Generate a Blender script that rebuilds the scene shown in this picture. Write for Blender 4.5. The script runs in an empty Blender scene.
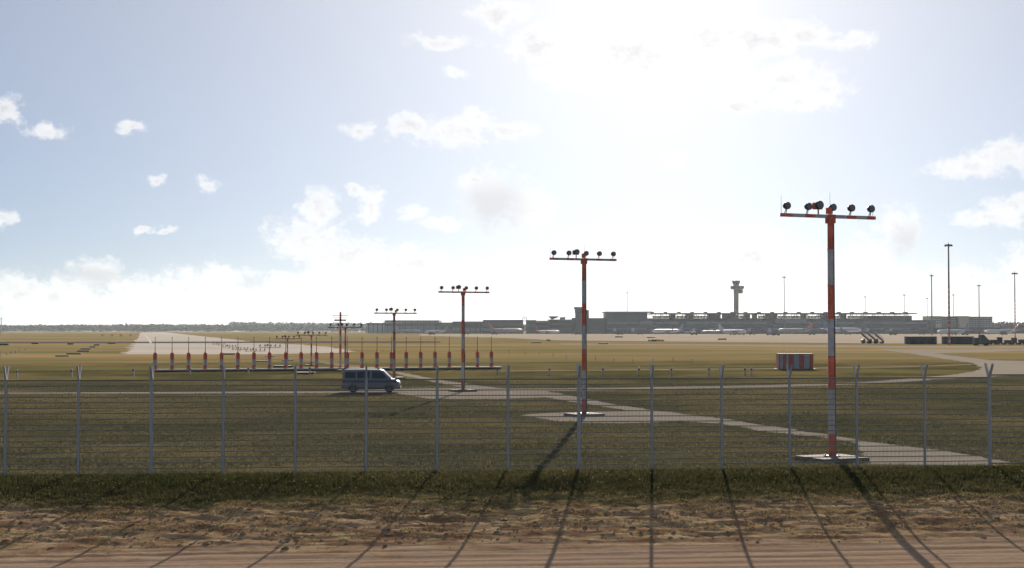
import bpy, bmesh, math, random
import numpy as np
from mathutils import Vector, noise as mnoise
R = math.radians
random.seed(7); rng = np.random.default_rng(7)
sc = bpy.context.scene
C = sc.collection

# ------------------------------------------------------------------ camera
W_, H_, F, HOR, CAMH = 1024, 568, 1500.0, 330.0, 5.1
PITCH = math.atan((HOR - 284.0) / F)
cd = bpy.data.cameras.new('camera'); cam = bpy.data.objects.new('camera', cd); C.objects.link(cam)
cd.sensor_width = 36.0; cd.lens = F * 36.0 / W_; cd.clip_start = 0.5; cd.clip_end = 60000
cam.location = (0, 0, CAMH); cam.rotation_euler = (math.pi / 2 + PITCH, 0, 0)
sc.camera = cam

# ------------------------------------------------------------------ sky, sun, exposure
SUN_AZ, SUN_EL = R(5.4), R(13.6)
SKY_STRENGTH = 0.05
sc.view_settings.view_transform = 'Standard'; sc.view_settings.look = 'None'
sc.view_settings.gamma = 1.0; sc.view_settings.exposure = 1.48
sc.view_settings.use_curve_mapping = False

world = bpy.data.worlds.new('World'); sc.world = world; world.use_nodes = True
world.cycles.sampling_method = 'MANUAL'; world.cycles.sample_map_resolution = 512
wt = world.node_tree; wt.nodes.clear()
def wn(t, **k):
    n = wt.nodes.new(t)
    for a, b in k.items(): setattr(n, a, b)
    return n
def wl(a, b): wt.links.new(a, b)
def wmath(op, a, b=None, c=None, clamp=False):
    n = wn('ShaderNodeMath', operation=op); n.use_clamp = clamp
    for i, v in enumerate((a, b, c)):
        if v is None: continue
        if isinstance(v, (int, float)): n.inputs[i].default_value = v
        else: wl(v, n.inputs[i])
    return n.outputs[0]
def wmap(v, a, b, c=0.0, d=1.0, smooth=True):
    n = wn('ShaderNodeMapRange'); n.interpolation_type = 'SMOOTHSTEP' if smooth else 'LINEAR'
    wl(v, n.inputs['Value'])
    for k, x in zip(('From Min', 'From Max', 'To Min', 'To Max'), (a, b, c, d)): n.inputs[k].default_value = x
    return n.outputs[0]
sky = wn('ShaderNodeTexSky'); sky.sky_type = 'NISHITA'; sky.sun_disc = False
sky.sun_elevation = SUN_EL; sky.sun_rotation = SUN_AZ
sky.altitude = 1500; sky.air_density = 0.8; sky.dust_density = 0.5; sky.ozone_density = 4.0
skyb = wn('ShaderNodeVectorMath', operation='MULTIPLY'); wl(sky.outputs[0], skyb.inputs[0])
skyb.inputs[1].default_value = (0.39, 0.395, 0.44)          # dims the sky so sun shadows read stronger, slightly bluer
veil = wn('ShaderNodeMix', data_type='RGBA'); veil.inputs['Factor'].default_value = 0.38      # thin high cirrus veil over the whole sky
wl(skyb.outputs[0], veil.inputs['A']); veil.inputs['B'].default_value = (2.7, 3.4, 4.15, 1)
tc = wn('ShaderNodeTexCoord')
sdot = wn('ShaderNodeVectorMath', operation='DOT_PRODUCT'); wl(tc.outputs['Generated'], sdot.inputs[0])
sdot.inputs[1].default_value = (math.sin(SUN_AZ) * math.cos(SUN_EL), math.cos(SUN_AZ) * math.cos(SUN_EL), math.sin(SUN_EL))
sang = wmath('ARCCOSINE', wmath('MINIMUM', sdot.outputs['Value'], 0.999999))
aur = wmath('MULTIPLY', wmath('POWER', 2.71828, wmath('MULTIPLY', sang, -1.0 / R(16.0))), 6.0)      # aureole of the veil round the sun
aurc = wn('ShaderNodeVectorMath', operation='SCALE'); aurc.inputs[0].default_value = (1.0, 0.875, 0.69); wl(aur, aurc.inputs['Scale'])
airc = wn('ShaderNodeVectorMath', operation='ADD'); wl(veil.outputs['Result'], airc.inputs[0]); wl(aurc.outputs[0], airc.inputs[1])
sep = wn('ShaderNodeSeparateXYZ'); wl(tc.outputs['Generated'], sep.inputs[0])
az = wmath('MULTIPLY', wmath('ARCTAN2', sep.outputs[0], sep.outputs[1]), F)     # angles in units of 1/1500 rad
el = wmath('MULTIPLY', wmath('ARCSINE', sep.outputs[2]), F)
uv = wn('ShaderNodeCombineXYZ'); wl(az, uv.inputs[0]); wl(el, uv.inputs[1])
UV = uv.outputs[0]
def wnoise(scale, detail=5, rough=0.55, sy=1.0, seed=0.0):
    vm = wn('ShaderNodeVectorMath', operation='MULTIPLY_ADD'); wl(UV, vm.inputs[0])
    vm.inputs[1].default_value = (scale, scale * sy, 0); vm.inputs[2].default_value = (seed, seed * 1.7, seed * .3)
    n = wn('ShaderNodeTexNoise', noise_dimensions='2D'); wl(vm.outputs[0], n.inputs['Vector'])
    n.inputs['Scale'].default_value = 1; n.inputs['Detail'].default_value = detail; n.inputs['Roughness'].default_value = rough
    return n
# cumulus clouds: each puff is an ellipse of directions (image-sized units), broken up by fractal noise
PUFFS = [
 (500,12,36,18),(540,42,42,22),(585,72,60,20),(640,55,95,38),(705,35,80,38),(762,38,52,22),(805,36,40,15),(852,38,28,12),
 (790,78,62,22),(742,102,34,12),(800,99,50,15),(825,86,32,15),
 (440,41,36,9),(456,72,13,8),(358,131,20,11),(408,127,38,15),(452,132,58,20),(480,116,20,14),(512,130,26,11),
 (8,110,17,13),(45,130,24,11),(4,220,16,9),(130,126,20,8),(153,179,14,6),(210,183,13,8),(142,230,12,6),(163,230,11,5),
 (490,198,34,44),(528,206,30,30),(474,178,17,17),(415,216,17,10),(442,224,34,7),
 (318,208,20,26),(308,240,46,30),(345,258,58,26),(370,206,18,26),(354,190,11,11),(330,284,85,26),(405,262,65,22),
 (20,292,50,24),(95,274,30,17),(60,304,64,30),(130,302,64,32),(200,292,60,28),(218,276,34,17),(270,306,64,28),(350,312,90,26),(455,300,95,40),(560,290,80,40),
 (970,168,56,13),(1000,157,34,17),(1014,150,24,15),(1060,165,60,20),(990,218,44,12),(1012,206,30,14),(1060,215,50,14),
 (900,228,26,24),(880,270,44,40),(745,258,60,36),(662,262,54,32),(820,284,64,40),(962,292,76,26),(1040,270,50,30),(676,158,17,9)]
wz = wnoise(0.021, 4, 0.6, 1.25)
warp = wn('ShaderNodeVectorMath', operation='MULTIPLY_ADD')
wl(wz.outputs['Color'], warp.inputs[0]); warp.inputs[1].default_value = (34, 20, 0)
addv = wn('ShaderNodeVectorMath', operation='ADD'); wl(UV, addv.inputs[0]); addv.inputs[1].default_value = (-17, -10, 0)
wl(addv.outputs[0], warp.inputs[2])
dmin = None
for (cx, cy, rx, ry) in PUFFS:
    a = math.atan((cx - 512) / F) * F; e = math.atan((HOR - cy) / F * math.cos(a / F)) * F
    vm = wn('ShaderNodeVectorMath', operation='MULTIPLY_ADD'); wl(warp.outputs[0], vm.inputs[0])
    vm.inputs[1].default_value = (1 / rx, 1 / ry, 0); vm.inputs[2].default_value = (-a / rx, -e / ry, 0)
    ln = wn('ShaderNodeVectorMath', operation='LENGTH'); wl(vm.outputs[0], ln.inputs[0])
    dmin = ln.outputs['Value'] if dmin is None else wmath('SMOOTH_MIN', dmin, ln.outputs['Value'], 0.22)
fine = wnoise(0.06, 5, 0.66, 1.5, 3.1)
vor = wn('ShaderNodeTexVoronoi', voronoi_dimensions='2D', feature='SMOOTH_F1'); wl(warp.outputs[0], vor.inputs['Vector'])      # cauliflower lumps
vor.inputs['Scale'].default_value = 0.062; vor.inputs['Detail'].default_value = 2.0; vor.inputs['Roughness'].default_value = 0.6
lump = wmath('MULTIPLY', wmath('SUBTRACT', 0.86, vor.outputs['Distance']), 0.45)
dens = wmath('ADD', wmath('ADD', wmath('SUBTRACT', 1.0, dmin), lump), wmath('MULTIPLY', wmath('SUBTRACT', fine.outputs['Fac'], 0.5), 1.15))
# the same broken cumulus carries on round the rest of the sky
gen = wnoise(0.0075, 5, 0.58, 2.0, 11.0)
genm = wmath('MULTIPLY', wmath('SUBTRACT', gen.outputs['Fac'], 0.56), 6.0)
outside = wmath('MAXIMUM', wmap(wmath('ABSOLUTE', az), 560, 680), wmap(el, 345, 430))
genm = wmath('SUBTRACT', genm, wmath('MULTIPLY', wmath('SUBTRACT', 1.0, outside), 4.0))
# low bank of cloud and haze along the horizon
bankn = wnoise(0.012, 4, 0.6, 1.6, 5.0)
bank = wmath('ADD', wmap(el, 62, 0, -1.3, 0.7, False), wmath('MULTIPLY', wmath('SUBTRACT', bankn.outputs['Fac'], 0.5), 1.8))
dens = wmath('MAXIMUM', wmath('MAXIMUM', dens, genm), wmath('ADD', bank, wmath('MULTIPLY', wmath('SUBTRACT', lump, 0.2), 0.6)))
mask = wmath('MULTIPLY', wmap(dens, 0.0, 0.74), 0.93)
thick = wmap(dens, 0.40, 1.1)
shadn = wnoise(0.011, 3, 0.5, 1.5, 8.0)
shade = wmath('MULTIPLY', thick, wmath('ADD', wmap(shadn.outputs['Fac'], 0.36, 0.64, 0.0, 0.30), wmap(vor.outputs['Distance'], 0.35, 1.0, 0.0, 0.40)))
for (cx, cy, rx, ry) in ((495, 210, 44, 44), (94, 275, 36, 12), (905, 242, 24, 26)):      # grey cores of the thickest cumulus
    a = math.atan((cx - 512) / F) * F; e = math.atan((HOR - cy) / F * math.cos(a / F)) * F
    vm = wn('ShaderNodeVectorMath', operation='MULTIPLY_ADD'); wl(warp.outputs[0], vm.inputs[0])
    vm.inputs[1].default_value = (1 / rx, 1 / ry, 0); vm.inputs[2].default_value = (-a / rx, -e / ry, 0)
    ln = wn('ShaderNodeVectorMath', operation='LENGTH'); wl(vm.outputs[0], ln.inputs[0])
    shade = wmath('MAXIMUM', shade, wmath('MULTIPLY', wmap(ln.outputs['Value'], 1.2, 0.1), 0.75))
cmix = wn('ShaderNodeMix', data_type='RGBA'); wl(shade, cmix.inputs['Factor'])
cmix.inputs['A'].default_value = (5.75, 5.65, 5.5, 1); cmix.inputs['B'].default_value = (3.3, 3.25, 3.3, 1)
smix = wn('ShaderNodeMix', data_type='RGBA'); wl(mask, smix.inputs['Factor'])
wl(airc.outputs[0], smix.inputs['A'])
cadd = wn('ShaderNodeMix', data_type='RGBA', blend_type='ADD'); cadd.inputs['Factor'].default_value = 0.26
wl(cmix.outputs['Result'], cadd.inputs['A']); wl(airc.outputs[0], cadd.inputs['B'])      # air in front of the clouds
wl(cadd.outputs['Result'], smix.inputs['B'])
bg = wn('ShaderNodeBackground'); bg.inputs['Strength'].default_value = SKY_STRENGTH
wl(smix.outputs['Result'], bg.inputs['Color'])
wo = wn('ShaderNodeOutputWorld'); wl(bg.outputs[0], wo.inputs[0])

sd = bpy.data.lights.new('sun', 'SUN'); sun = bpy.data.objects.new('sun', sd); C.objects.link(sun)
sd.energy = 5.0; sd.angle = R(0.3); sd.color = (1.0, 0.88, 0.72)
sv = Vector((math.sin(SUN_AZ) * math.cos(SUN_EL), math.cos(SUN_AZ) * math.cos(SUN_EL), math.sin(SUN_EL)))
sun.rotation_euler = sv.to_track_quat('Z', 'Y').to_euler()
sun.location = (200, 2000, 500)

# ------------------------------------------------------------------ helpers
cp, sp = math.cos(PITCH), math.sin(PITCH)
def ray(x, y):
    a, b = (x - 512) / F, (284 - y) / F
    return Vector((a, cp - b * sp, sp + b * cp))
def gp(x, y, z=0.0):                       # where the line of sight meets the level z
    d = ray(x, y); t = (z - CAMH) / d.z
    return Vector((d.x * t, d.y * t, z))
def at(x, y, Y):                           # the point of the line of sight at depth Y
    d = ray(x, y); t = Y / d.y
    return Vector((d.x * t, Y, CAMH + d.z * t))
def proj(P):                               # world points (n,3) -> picture
    P = np.asarray(P, float); dz = P[:, 2] - CAMH
    dep = P[:, 1] * cp + dz * sp; up = -P[:, 1] * sp + dz * cp
    return 512 + F * P[:, 0] / dep, 284 - F * up / dep
def pm(Y): return F / Y                    # pixels per metre at depth Y

MATS = {}
def mat(name, col, rough=0.7, metal=0.0, var=0.0, scale=3.0, bump=0.0, spec=0.4, coat=0.0, stretch=(1, 1, 1)):
    if name in MATS: return MATS[name]
    m = bpy.data.materials.new(name); m.use_nodes = True; nt = m.node_tree
    b = nt.nodes['Principled BSDF']
    b.inputs['Base Color'].default_value = (*col, 1); b.inputs['Roughness'].default_value = rough
    b.inputs['Metallic'].default_value = metal; b.inputs['Specular IOR Level'].default_value = spec
    b.inputs['Coat Weight'].default_value = coat
    if var > 0 or bump > 0:
        t = nt.nodes.new('ShaderNodeTexCoord'); mp = nt.nodes.new('ShaderNodeMapping'); mp.inputs['Scale'].default_value = stretch
        nt.links.new(t.outputs['Object'], mp.inputs[0])
        n = nt.nodes.new('ShaderNodeTexNoise'); n.inputs['Scale'].default_value = scale; n.inputs['Detail'].default_value = 6
        n.inputs['Roughness'].default_value = 0.65
        nt.links.new(mp.outputs[0], n.inputs['Vector'])
        mr = nt.nodes.new('ShaderNodeMapRange'); nt.links.new(n.outputs['Fac'], mr.inputs['Value'])
        mr.inputs['From Min'].default_value = .3; mr.inputs['From Max'].default_value = .7
        mr.inputs['To Min'].default_value = 1 - var; mr.inputs['To Max'].default_value = 1 + var * .6
        mx = nt.nodes.new('ShaderNodeVectorMath'); mx.operation = 'SCALE'; mx.inputs[0].default_value = col
        nt.links.new(mr.outputs[0], mx.inputs['Scale']); nt.links.new(mx.outputs[0], b.inputs['Base Color'])
        if bump > 0:
            bp = nt.nodes.new('ShaderNodeBump'); bp.inputs['Strength'].default_value = bump; bp.inputs['Distance'].default_value = .05
            nt.links.new(n.outputs['Fac'], bp.inputs['Height']); nt.links.new(bp.outputs[0], b.inputs['Normal'])
    MATS[name] = m; return m

class MB:
    def __init__(s): s.v = []; s.f = []; s.mi = []
    def face(s, idx, m=0): s.f.append(tuple(idx)); s.mi.append(m)
    def box(s, c, d, m=0, rz=0.0, taper=1.0):
        n = len(s.v); cx, cy, cz = c; a, b, h = d[0] / 2, d[1] / 2, d[2] / 2; co, si = math.cos(rz), math.sin(rz)
        for k, (x, y, z) in enumerate([(-a,-b,-h),(a,-b,-h),(a,b,-h),(-a,b,-h),(-a,-b,h),(a,-b,h),(a,b,h),(-a,b,h)]):
            if k > 3: x *= taper; y *= taper
            s.v.append((cx + x * co - y * si, cy + x * si + y * co, cz + z))
        for q in ((3,2,1,0),(4,5,6,7),(0,1,5,4),(1,2,6,5),(2,3,7,6),(3,0,4,7)): s.face([n + i for i in q], m)
        return s
    def bx(s, x0, x1, y0, y1, z0, z1, m=0): return s.box(((x0+x1)/2,(y0+y1)/2,(z0+z1)/2), (x1-x0, y1-y0, z1-z0), m)
    def tube(s, a, b, r0, r1=None, n=10, m=0, caps=True):
        r1 = r0 if r1 is None else r1; a = Vector(a); b = Vector(b); d = (b - a).normalized()
        u = d.orthogonal().normalized(); w = d.cross(u); k0 = len(s.v)
        for p, r in ((a, r0), (b, r1)):
            for i in range(n):
                t = 2 * math.pi * (i + .5) / n; s.v.append(tuple(p + u * (r * math.cos(t)) + w * (r * math.sin(t))))
        for i in range(n): j = (i + 1) % n; s.face((k0+i, k0+j, k0+n+j, k0+n+i), m)
        if caps: s.face([k0 + i for i in range(n)][::-1], m); s.face([k0 + n + i for i in range(n)], m)
        return s
    def rings(s, rings, m=0, caps=True):      # list of equally long point loops
        k0 = len(s.v); n = len(rings[0])
        for rg in rings: s.v += [tuple(p) for p in rg]
        for r in range(len(rings) - 1):
            for i in range(n):
                j = (i + 1) % n; s.face((k0+r*n+i, k0+r*n+j, k0+(r+1)*n+j, k0+(r+1)*n+i), m)
        if caps: s.face([k0 + i for i in range(n)][::-1], m); s.face([k0 + (len(rings)-1)*n + i for i in range(n)], m)
        return s
    def prism(s, poly, axis, a, b, m=0):      # polygon extruded along axis 0/1/2
        def mk(p, w):
            q = list(p); q.insert(axis, w); return q
        return s.rings([[mk(p, a) for p in poly], [mk(p, b) for p in poly]], m)
    def build(s, name, mats, parent=None, smooth=False, bevel=0.0):
        me = bpy.data.meshes.new(name); me.from_pydata([tuple(v) for v in s.v], [], s.f)
        for m in (mats if isinstance(mats, (list, tuple)) else [mats]): me.materials.append(m)
        me.polygons.foreach_set('material_index', s.mi)
        bm = bmesh.new(); bm.from_mesh(me); bmesh.ops.recalc_face_normals(bm, faces=bm.faces)
        if bevel > 0: bmesh.ops.bevel(bm, geom=bm.edges[:], offset=bevel, segments=2, profile=.5, affect='EDGES', clamp_overlap=True)
        bm.to_mesh(me); bm.free()
        if smooth: me.polygons.foreach_set('use_smooth', [True] * len(me.polygons))
        o = bpy.data.objects.new(name, me); C.objects.link(o)
        if parent: o.parent = parent
        return o
def tag(o, label=None, cat=None, group=None, kind=None):
    if label: o['label'] = label
    if cat: o['category'] = cat
    if group: o['group'] = group
    if kind: o['kind'] = kind
    return o
def thing(name, label, cat, loc=(0, 0, 0), rz=0.0, group=None):
    o = bpy.data.objects.new(name, None); C.objects.link(o); o.empty_display_size = .3
    o.location = loc; o.rotation_euler = (0, 0, rz)
    return tag(o, label, cat, group)
def kids(o): return [c for c in bpy.data.objects if c.parent == o]
def copy_tree(o, parent=None):
    c = o.copy(); C.objects.link(c); c.parent = parent
    for k in kids(o): copy_tree(k, c)
    return c
ORD = ['first','second','third','fourth','fifth','sixth','seventh','eighth','ninth','tenth','eleventh','twelfth','thirteenth','fourteenth',
       'fifteenth','sixteenth','seventeenth','eighteenth','nineteenth','twentieth','twenty-first','twenty-second','twenty-third','twenty-fourth']

# ------------------------------------------------------------------ materials
RED = mat('red paint', (0.52, 0.12, 0.075), .65, var=.4, scale=4)
WHT = mat('weathered white paint', (0.38, 0.385, 0.40), .65, var=.3, scale=3)
GALV = mat('galvanised steel', (0.36, 0.37, 0.39), .65, .1, var=.15, scale=8)
WIRE = mat('fence wire', (0.16, 0.17, 0.18), .95, 0.0, spec=.1)
DARK = mat('dark metal', (0.035, 0.035, 0.038), .5)
CONC = mat('concrete', (0.15, 0.14, 0.125), 1.0, var=.2, scale=2.5, bump=.2)
CONCD = mat('dark grey concrete', (0.10, 0.10, 0.095), .9, var=.3, scale=2.5)  # darker grey than the plain concrete, tone varied by noise
LENS = mat('lamp glass', (0.10, 0.10, 0.10), .15, spec=.6)
GLASS = mat('dark glass', (0.02, 0.025, 0.03), .08, spec=.6)

# ------------------------------------------------------------------ ground sheet
FA, FB = gp(5, 477), gp(990, 467.6)                 # foot of the fence, left and right
fdir = (FB - FA).normalized(); FANG = math.atan2(fdir.y, fdir.x)
FORG = FA.lerp(FB, .5)
nrm = Vector((fdir.y, -fdir.x, 0))                # towards the camera
prof_t = [-1e5, 0.3, 2, 12, 14, 17, 30, 80, 1e5]
prof_z = [0, 0, -.07, -.80, -.88, -.90, -.92, -.92, -.92]
_pt = np.linspace(-2, 90, 2000); _pz = np.interp(_pt, prof_t, prof_z)
_k = np.hanning(61); _k /= _k.sum(); _pz2 = np.convolve(np.pad(_pz, 30, 'edge'), _k, 'valid')
def zprof(t): return np.interp(t, _pt, _pz2)
def rough_amp(t): return np.interp(t, [0, 3, 5.5, 7, 11, 12.5, 14, 17, 20], [0, .02, .05, .08, .055, .02, .012, .006, 0])
def gz(s, t):
    z = float(zprof(t)); a = float(rough_amp(t))
    if a > 0:
        p = Vector((s * .9, t * 1.5, 0))
        z += a * (mnoise.noise(p) + .6 * mnoise.noise(p * 2.7) + .45 * mnoise.noise(p * 6.1))
        if t > 10: z += .02 * mnoise.noise(Vector((s * .12, t * 2.4, 5)))
    return z
def st2w(s, t, z=None):
    p = FORG + fdir * s + nrm * t
    return Vector((p.x, p.y, gz(s, t) if z is None else z))
scols = sorted(set([-9000,-5000,-2500,-1200,-600,-300,-150,-80,-50] + [round(-34 + .14 * i, 3) for i in range(int(68 / .14) + 1)] + [50,80,150,300,600,1200,2500,5000,9000]))
trows = sorted(set([-14000,-9000,-6000,-4000,-2500,-1500,-900,-500,-300,-180,-100,-60,-30,-14,-6,-2,0] + [round(.3 + .115 * i, 3) for i in range(int(18.2 / .115))] + [18.6,20,24,30,40,60,120,300]))
gv, gf = [], []
for t in trows:
    for s in scols:
        gv.append((s, -t, gz(s, t) if abs(s) <= 34.1 and 0 < t < 20 else float(zprof(t)) if t > -2 else 0.0))
nc = len(scols)
for j in range(len(trows) - 1):
    for i in range(nc - 1):
        gf.append((j*nc+i, (j+1)*nc+i, (j+1)*nc+i+1, j*nc+i+1))
me = bpy.data.meshes.new('ground'); me.from_pydata(gv, [], gf)
me.polygons.foreach_set('use_smooth', [True] * len(me.polygons))
ground = bpy.data.objects.new('ground', me); C.objects.link(ground); tag(ground, kind='structure')
ground.location = (FORG.x, FORG.y, 0); ground.rotation_euler = (0, 0, FANG)

def ground_material():
    m = bpy.data.materials.new('airfield ground'); m.use_nodes = True; nt = m.node_tree; L = nt.links.new
    b = nt.nodes['Principled BSDF']; b.inputs['Roughness'].default_value = 1.0; b.inputs['Specular IOR Level'].default_value = 0.0
    N = nt.nodes.new
    tcn = N('ShaderNodeTexCoord'); sx = N('ShaderNodeSeparateXYZ'); L(tcn.outputs['Object'], sx.inputs[0])
    def M(op, a, bb=None, cl=False):
        n = N('ShaderNodeMath'); n.operation = op; n.use_clamp = cl
        for i, v in enumerate((a, bb)):
            if v is None: continue
            if isinstance(v, (int, float)): n.inputs[i].default_value = v
            else: L(v, n.inputs[i])
        return n.outputs[0]
    def NZ(scale, det=5, sx_=1, sy_=1, rough=.6):
        mp = N('ShaderNodeMapping'); mp.inputs['Scale'].default_value = (sx_, sy_, 1); L(tcn.outputs['Object'], mp.inputs[0])
        n = N('ShaderNodeTexNoise'); n.inputs['Scale'].default_value = scale; n.inputs['Detail'].default_value = det; n.inputs['Roughness'].default_value = rough
        L(mp.outputs[0], n.inputs['Vector']); return n.outputs['Fac']
    def MR(v, a, bb, c=0., d=1.):
        n = N('ShaderNodeMapRange'); n.interpolation_type = 'SMOOTHSTEP'; L(v, n.inputs['Value'])
        for k, x in zip(('From Min', 'From Max', 'To Min', 'To Max'), (a, bb, c, d)): n.inputs[k].default_value = x
        return n.outputs[0]
    def MIX(f, a, bb):
        n = N('ShaderNodeMix'); n.data_type = 'RGBA'
        if isinstance(f, float): n.inputs['Factor'].default_value = f
        else: L(f, n.inputs['Factor'])
        for k, v in (('A', a), ('B', bb)):
            if isinstance(v, tuple): n.inputs[k].default_value = (*v, 1)
            else: L(v, n.inputs[k])
        return n.outputs['Result']
    t = M('MULTIPLY', sx.outputs[1], -1.0)
    n1 = NZ(.06, 6); n2 = NZ(.9, 6); n3 = NZ(6, 5); nb = NZ(.012, 6, .35, 1.0); nr = NZ(1.2, 6, .10, 2.2); nw = NZ(.0035, 5, .4, 1)
    green = MIX(MR(n2, .35, .65), (.042, .045, .020), (.072, .066, .030))
    green = MIX(MR(n1, .42, .60), green, (.13, .105, .048))
    tan = MIX(MR(n1, .35, .65), (.25, .18, .092), (.165, .145, .065))
    tan = MIX(MR(nw, .42, .60), tan, (.30, .20, .105))
    # dry meadow starts well behind the fence, in long mown bands
    fld = MR(M('ADD', M('MULTIPLY', t, -1.0), M('MULTIPLY', M('SUBTRACT', nb, .5), 260.)), 135, 240)
    field = MIX(fld, green, tan)
    stripe = MR(nb, .40, .60)
    field = MIX(M('MULTIPLY', M('MULTIPLY', stripe, fld), .65), field, (.105, .105, .045))
    fs = NZ(.045, 6, .22, 1.0)
    field = MIX(M('MULTIPLY', M('MULTIPLY', MR(fs, .50, .60), fld), .75), field, (.125, .125, .05))
    field = MIX(M('MULTIPLY', M('MULTIPLY', MR(fs, .46, .38), fld), .7), field, (.30, .20, .10))
    dirt = MIX(MR(n2, .35, .68), (.19, .11, .065), (.37, .255, .155))
    dirt = MIX(MR(n3, .50, .72), dirt, (.13, .085, .05))
    straw = MR(NZ(1.6, 6), .54, .66)
    dirt = MIX(M('MULTIPLY', straw, .7), dirt, (.42, .34, .17))
    road = MIX(MR(nr, .35, .65), (.25, .17, .12), (.37, .27, .195))
    road = MIX(MR(NZ(.5, 6, .5, 1), .42, .62), road, (.31, .215, .15))
    road = MIX(MR(n3, .45, .75), road, (.25, .18, .125))
    road = MIX(MR(t, 16.6, 18), road, (.30, .25, .20))
    edge = M('MULTIPLY', M('SUBTRACT', NZ(.28, 7, 1, 1, .65), .5), 13.0)
    d1 = MR(M('ADD', t, edge), 4.8, 8.2)
    r1 = MR(M('ADD', t, M('MULTIPLY', edge, .8)), 11.4, 14.4)
    col = MIX(d1, field, MIX(r1, dirt, road))
    L(col, b.inputs['Base Color'])
    bp = N('ShaderNodeBump'); bp.inputs['Strength'].default_value = .2; bp.inputs['Distance'].default_value = .03
    L(NZ(9, 6), bp.inputs['Height']); L(bp.outputs[0], b.inputs['Normal'])
    return m
ground.data.materials.append(ground_material())

# ------------------------------------------------------------------ paved sheets (concrete aprons, runway, tracks)
def paving_mat(name, c0, c1, scale):
    m = mat(name, c0, 1.0, spec=0.0, var=.22, scale=scale, stretch=(.35, 1, 1)); return m
P_CON = paving_mat('pale concrete paving', (.26, .23, .195), None, .35)
P_APR = paving_mat('apron concrete', (.34, .285, .23), None, .02)
P_ASP = paving_mat('old asphalt', (.075, .072, .072), None, .5)
P_RWY = paving_mat('runway concrete', (.42, .38, .34), None, .03)
PAVED = []
def sheet(name, pts, m, z=.004, jit=.25, maxseg=None):
    n = len(pts); W = [gp(x, y) for x, y in pts]; out = []
    for i in range(n):
        a, b = W[i], W[(i + 1) % n]; dep = (a.y + b.y) / 2; seg = maxseg or dep * .012
        k = max(1, min(60, int((b - a).length / seg)))
        d = (b - a); q = Vector((-d.y, d.x, 0)).normalized() if d.length > 0 else Vector()
        for j in range(k):
            p = a.lerp(b, j / k)
            if 0 < j: p = p + q * (random.uniform(-1, 1) * jit * min(1, dep / 80))
            out.append(p)
    me = bpy.data.meshes.new(name); o = bpy.data.objects.new(name, me); C.objects.link(o)
    c = sum(out, Vector()) / len(out); o.location = (c.x, c.y, z)
    bm = bmesh.new(); vs = [bm.verts.new((p.x - c.x, p.y - c.y, 0)) for p in out]
    f = bm.faces.new(vs); f.normal_update()
    if f.normal.z < 0: f.normal_flip()
    bmesh.ops.triangulate(bm, faces=bm.faces[:]); bm.to_mesh(me); bm.free()
    me.materials.append(m); tag(o, kind='structure'); PAVED.append(np.array(pts, float)); return o
sheet('service_road', [(-160,391.4),(0,391.2),(200,391),(340,390.4),(430,388.3),(512,388.6),(560,388.4),(650,387.2),(768,385.2),(860,382.3),(920,378.8),(959,374),
      (930,380.2),(860,384.4),(768,387.4),(650,389.4),(560,391.2),(430,393.6),(340,393.2),(200,393.7),(0,393.8),(-160,394)], P_CON, .010)
sheet('concrete_path', [(395,393.2),(430,391.5),(512,390.6),(545,391),(575,396.5),(600,402),(654,410.4),(720,418.6),(786,428.5),(865,441.5),(944,450.5),(1014,463.5),
      (1006,466),(868,465),(856,444.5),(832,438.6),(765,432),(720,423.8),(683,421.8),(650,423),(600,423.6),(560,422),(520,415.5),(545,413.2),(590,411.8),(635,411.4),(600,406.5),(565,401),(545,397.5),(500,399),(430,399)], P_CON, .014)
sheet('concrete_path', [(398,371.5),(431,378.4),(481,386),(512,389.3),(470,388.6),(425,380.5),(390,372)], P_CON, .006)
sheet('runway', [(124.5,354.3),(133,343),(141,332.5),(163,332.1),(178,333.6),(205,336.6),(235,339.6),(262,343),(300,344.6),(330,347),(358,351.5),(330,353),(270,354.1),(200,354.3)], P_RWY, .004, 1.5)
sheet('perimeter_road', [(-200,341.7),(90,341.8),(210,341.6),(440,341.4),(440,342.7),(210,343.1),(90,343.3),(-200,343.2)], P_ASP, .012, .6)
sheet('runway_marking', [(144.3,335.2),(146.2,335.2),(149.5,338.6),(152,343),(149.8,343),(147.4,338.8)], mat('yellow white marking', (.50, .46, .38), .9, spec=0.0, var=.2, scale=.2), .016, .1)
sheet('apron', [(420,334.2),(600,333.6),(800,333.4),(1300,333.4),(1300,343.9),(1024,343.8),(880,343.4),(760,342.2),(640,341.2),(560,340.4),(500,337.6),(420,335.6)], P_APR, .004, 1.5)
sheet('taxiway', [(560,343.6),(640,343.9),(760,344.6),(900,345.8),(1024,346.4),(1250,346.5),(1250,348.3),(1024,348.2),(900,347.6),(760,346.2),(640,345),(560,344.3)], P_CON, .008, .8)
sheet('taxiway', [(878,349.2),(934,349.6),(1024,349.2),(1200,349),(1200,350.4),(1024,350.6),(934,353.4),(991,360.2),(1024,361),(1200,362),(1200,374),(1024,374.2),(990,377),(940,379.3),(874,381.4),(930,376.8),(959,374),(976,371),(981.6,368),(972,363),(909,353.4)], P_CON, .006, .4)
sheet('gravel_path', [(500,370.6),(501,370.6),(600,369.6),(760,368.3),(900,366.4),(972,364.2),(972,365),(900,367.3),(760,369.4),(600,370.6),(501,371.5),(500,371.5)], paving_mat('pale gravel', (.21,.175,.125), None, .5), .005, .25)
sheet('gravel_path', [(560,353.3),(760,353),(930,351.8),(930,352.2),(760,353.5),(560,353.7)], MATS['pale gravel'], .005, .4)
sheet('gravel_path', [(232,355.3),(262,356.3),(305,357.8),(345,364),(372,367.2),(345,367.2),(300,359.4),(255,357.6),(232,356)], MATS['pale gravel'], .010, .3)
#STRUCTURE_END

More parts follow.
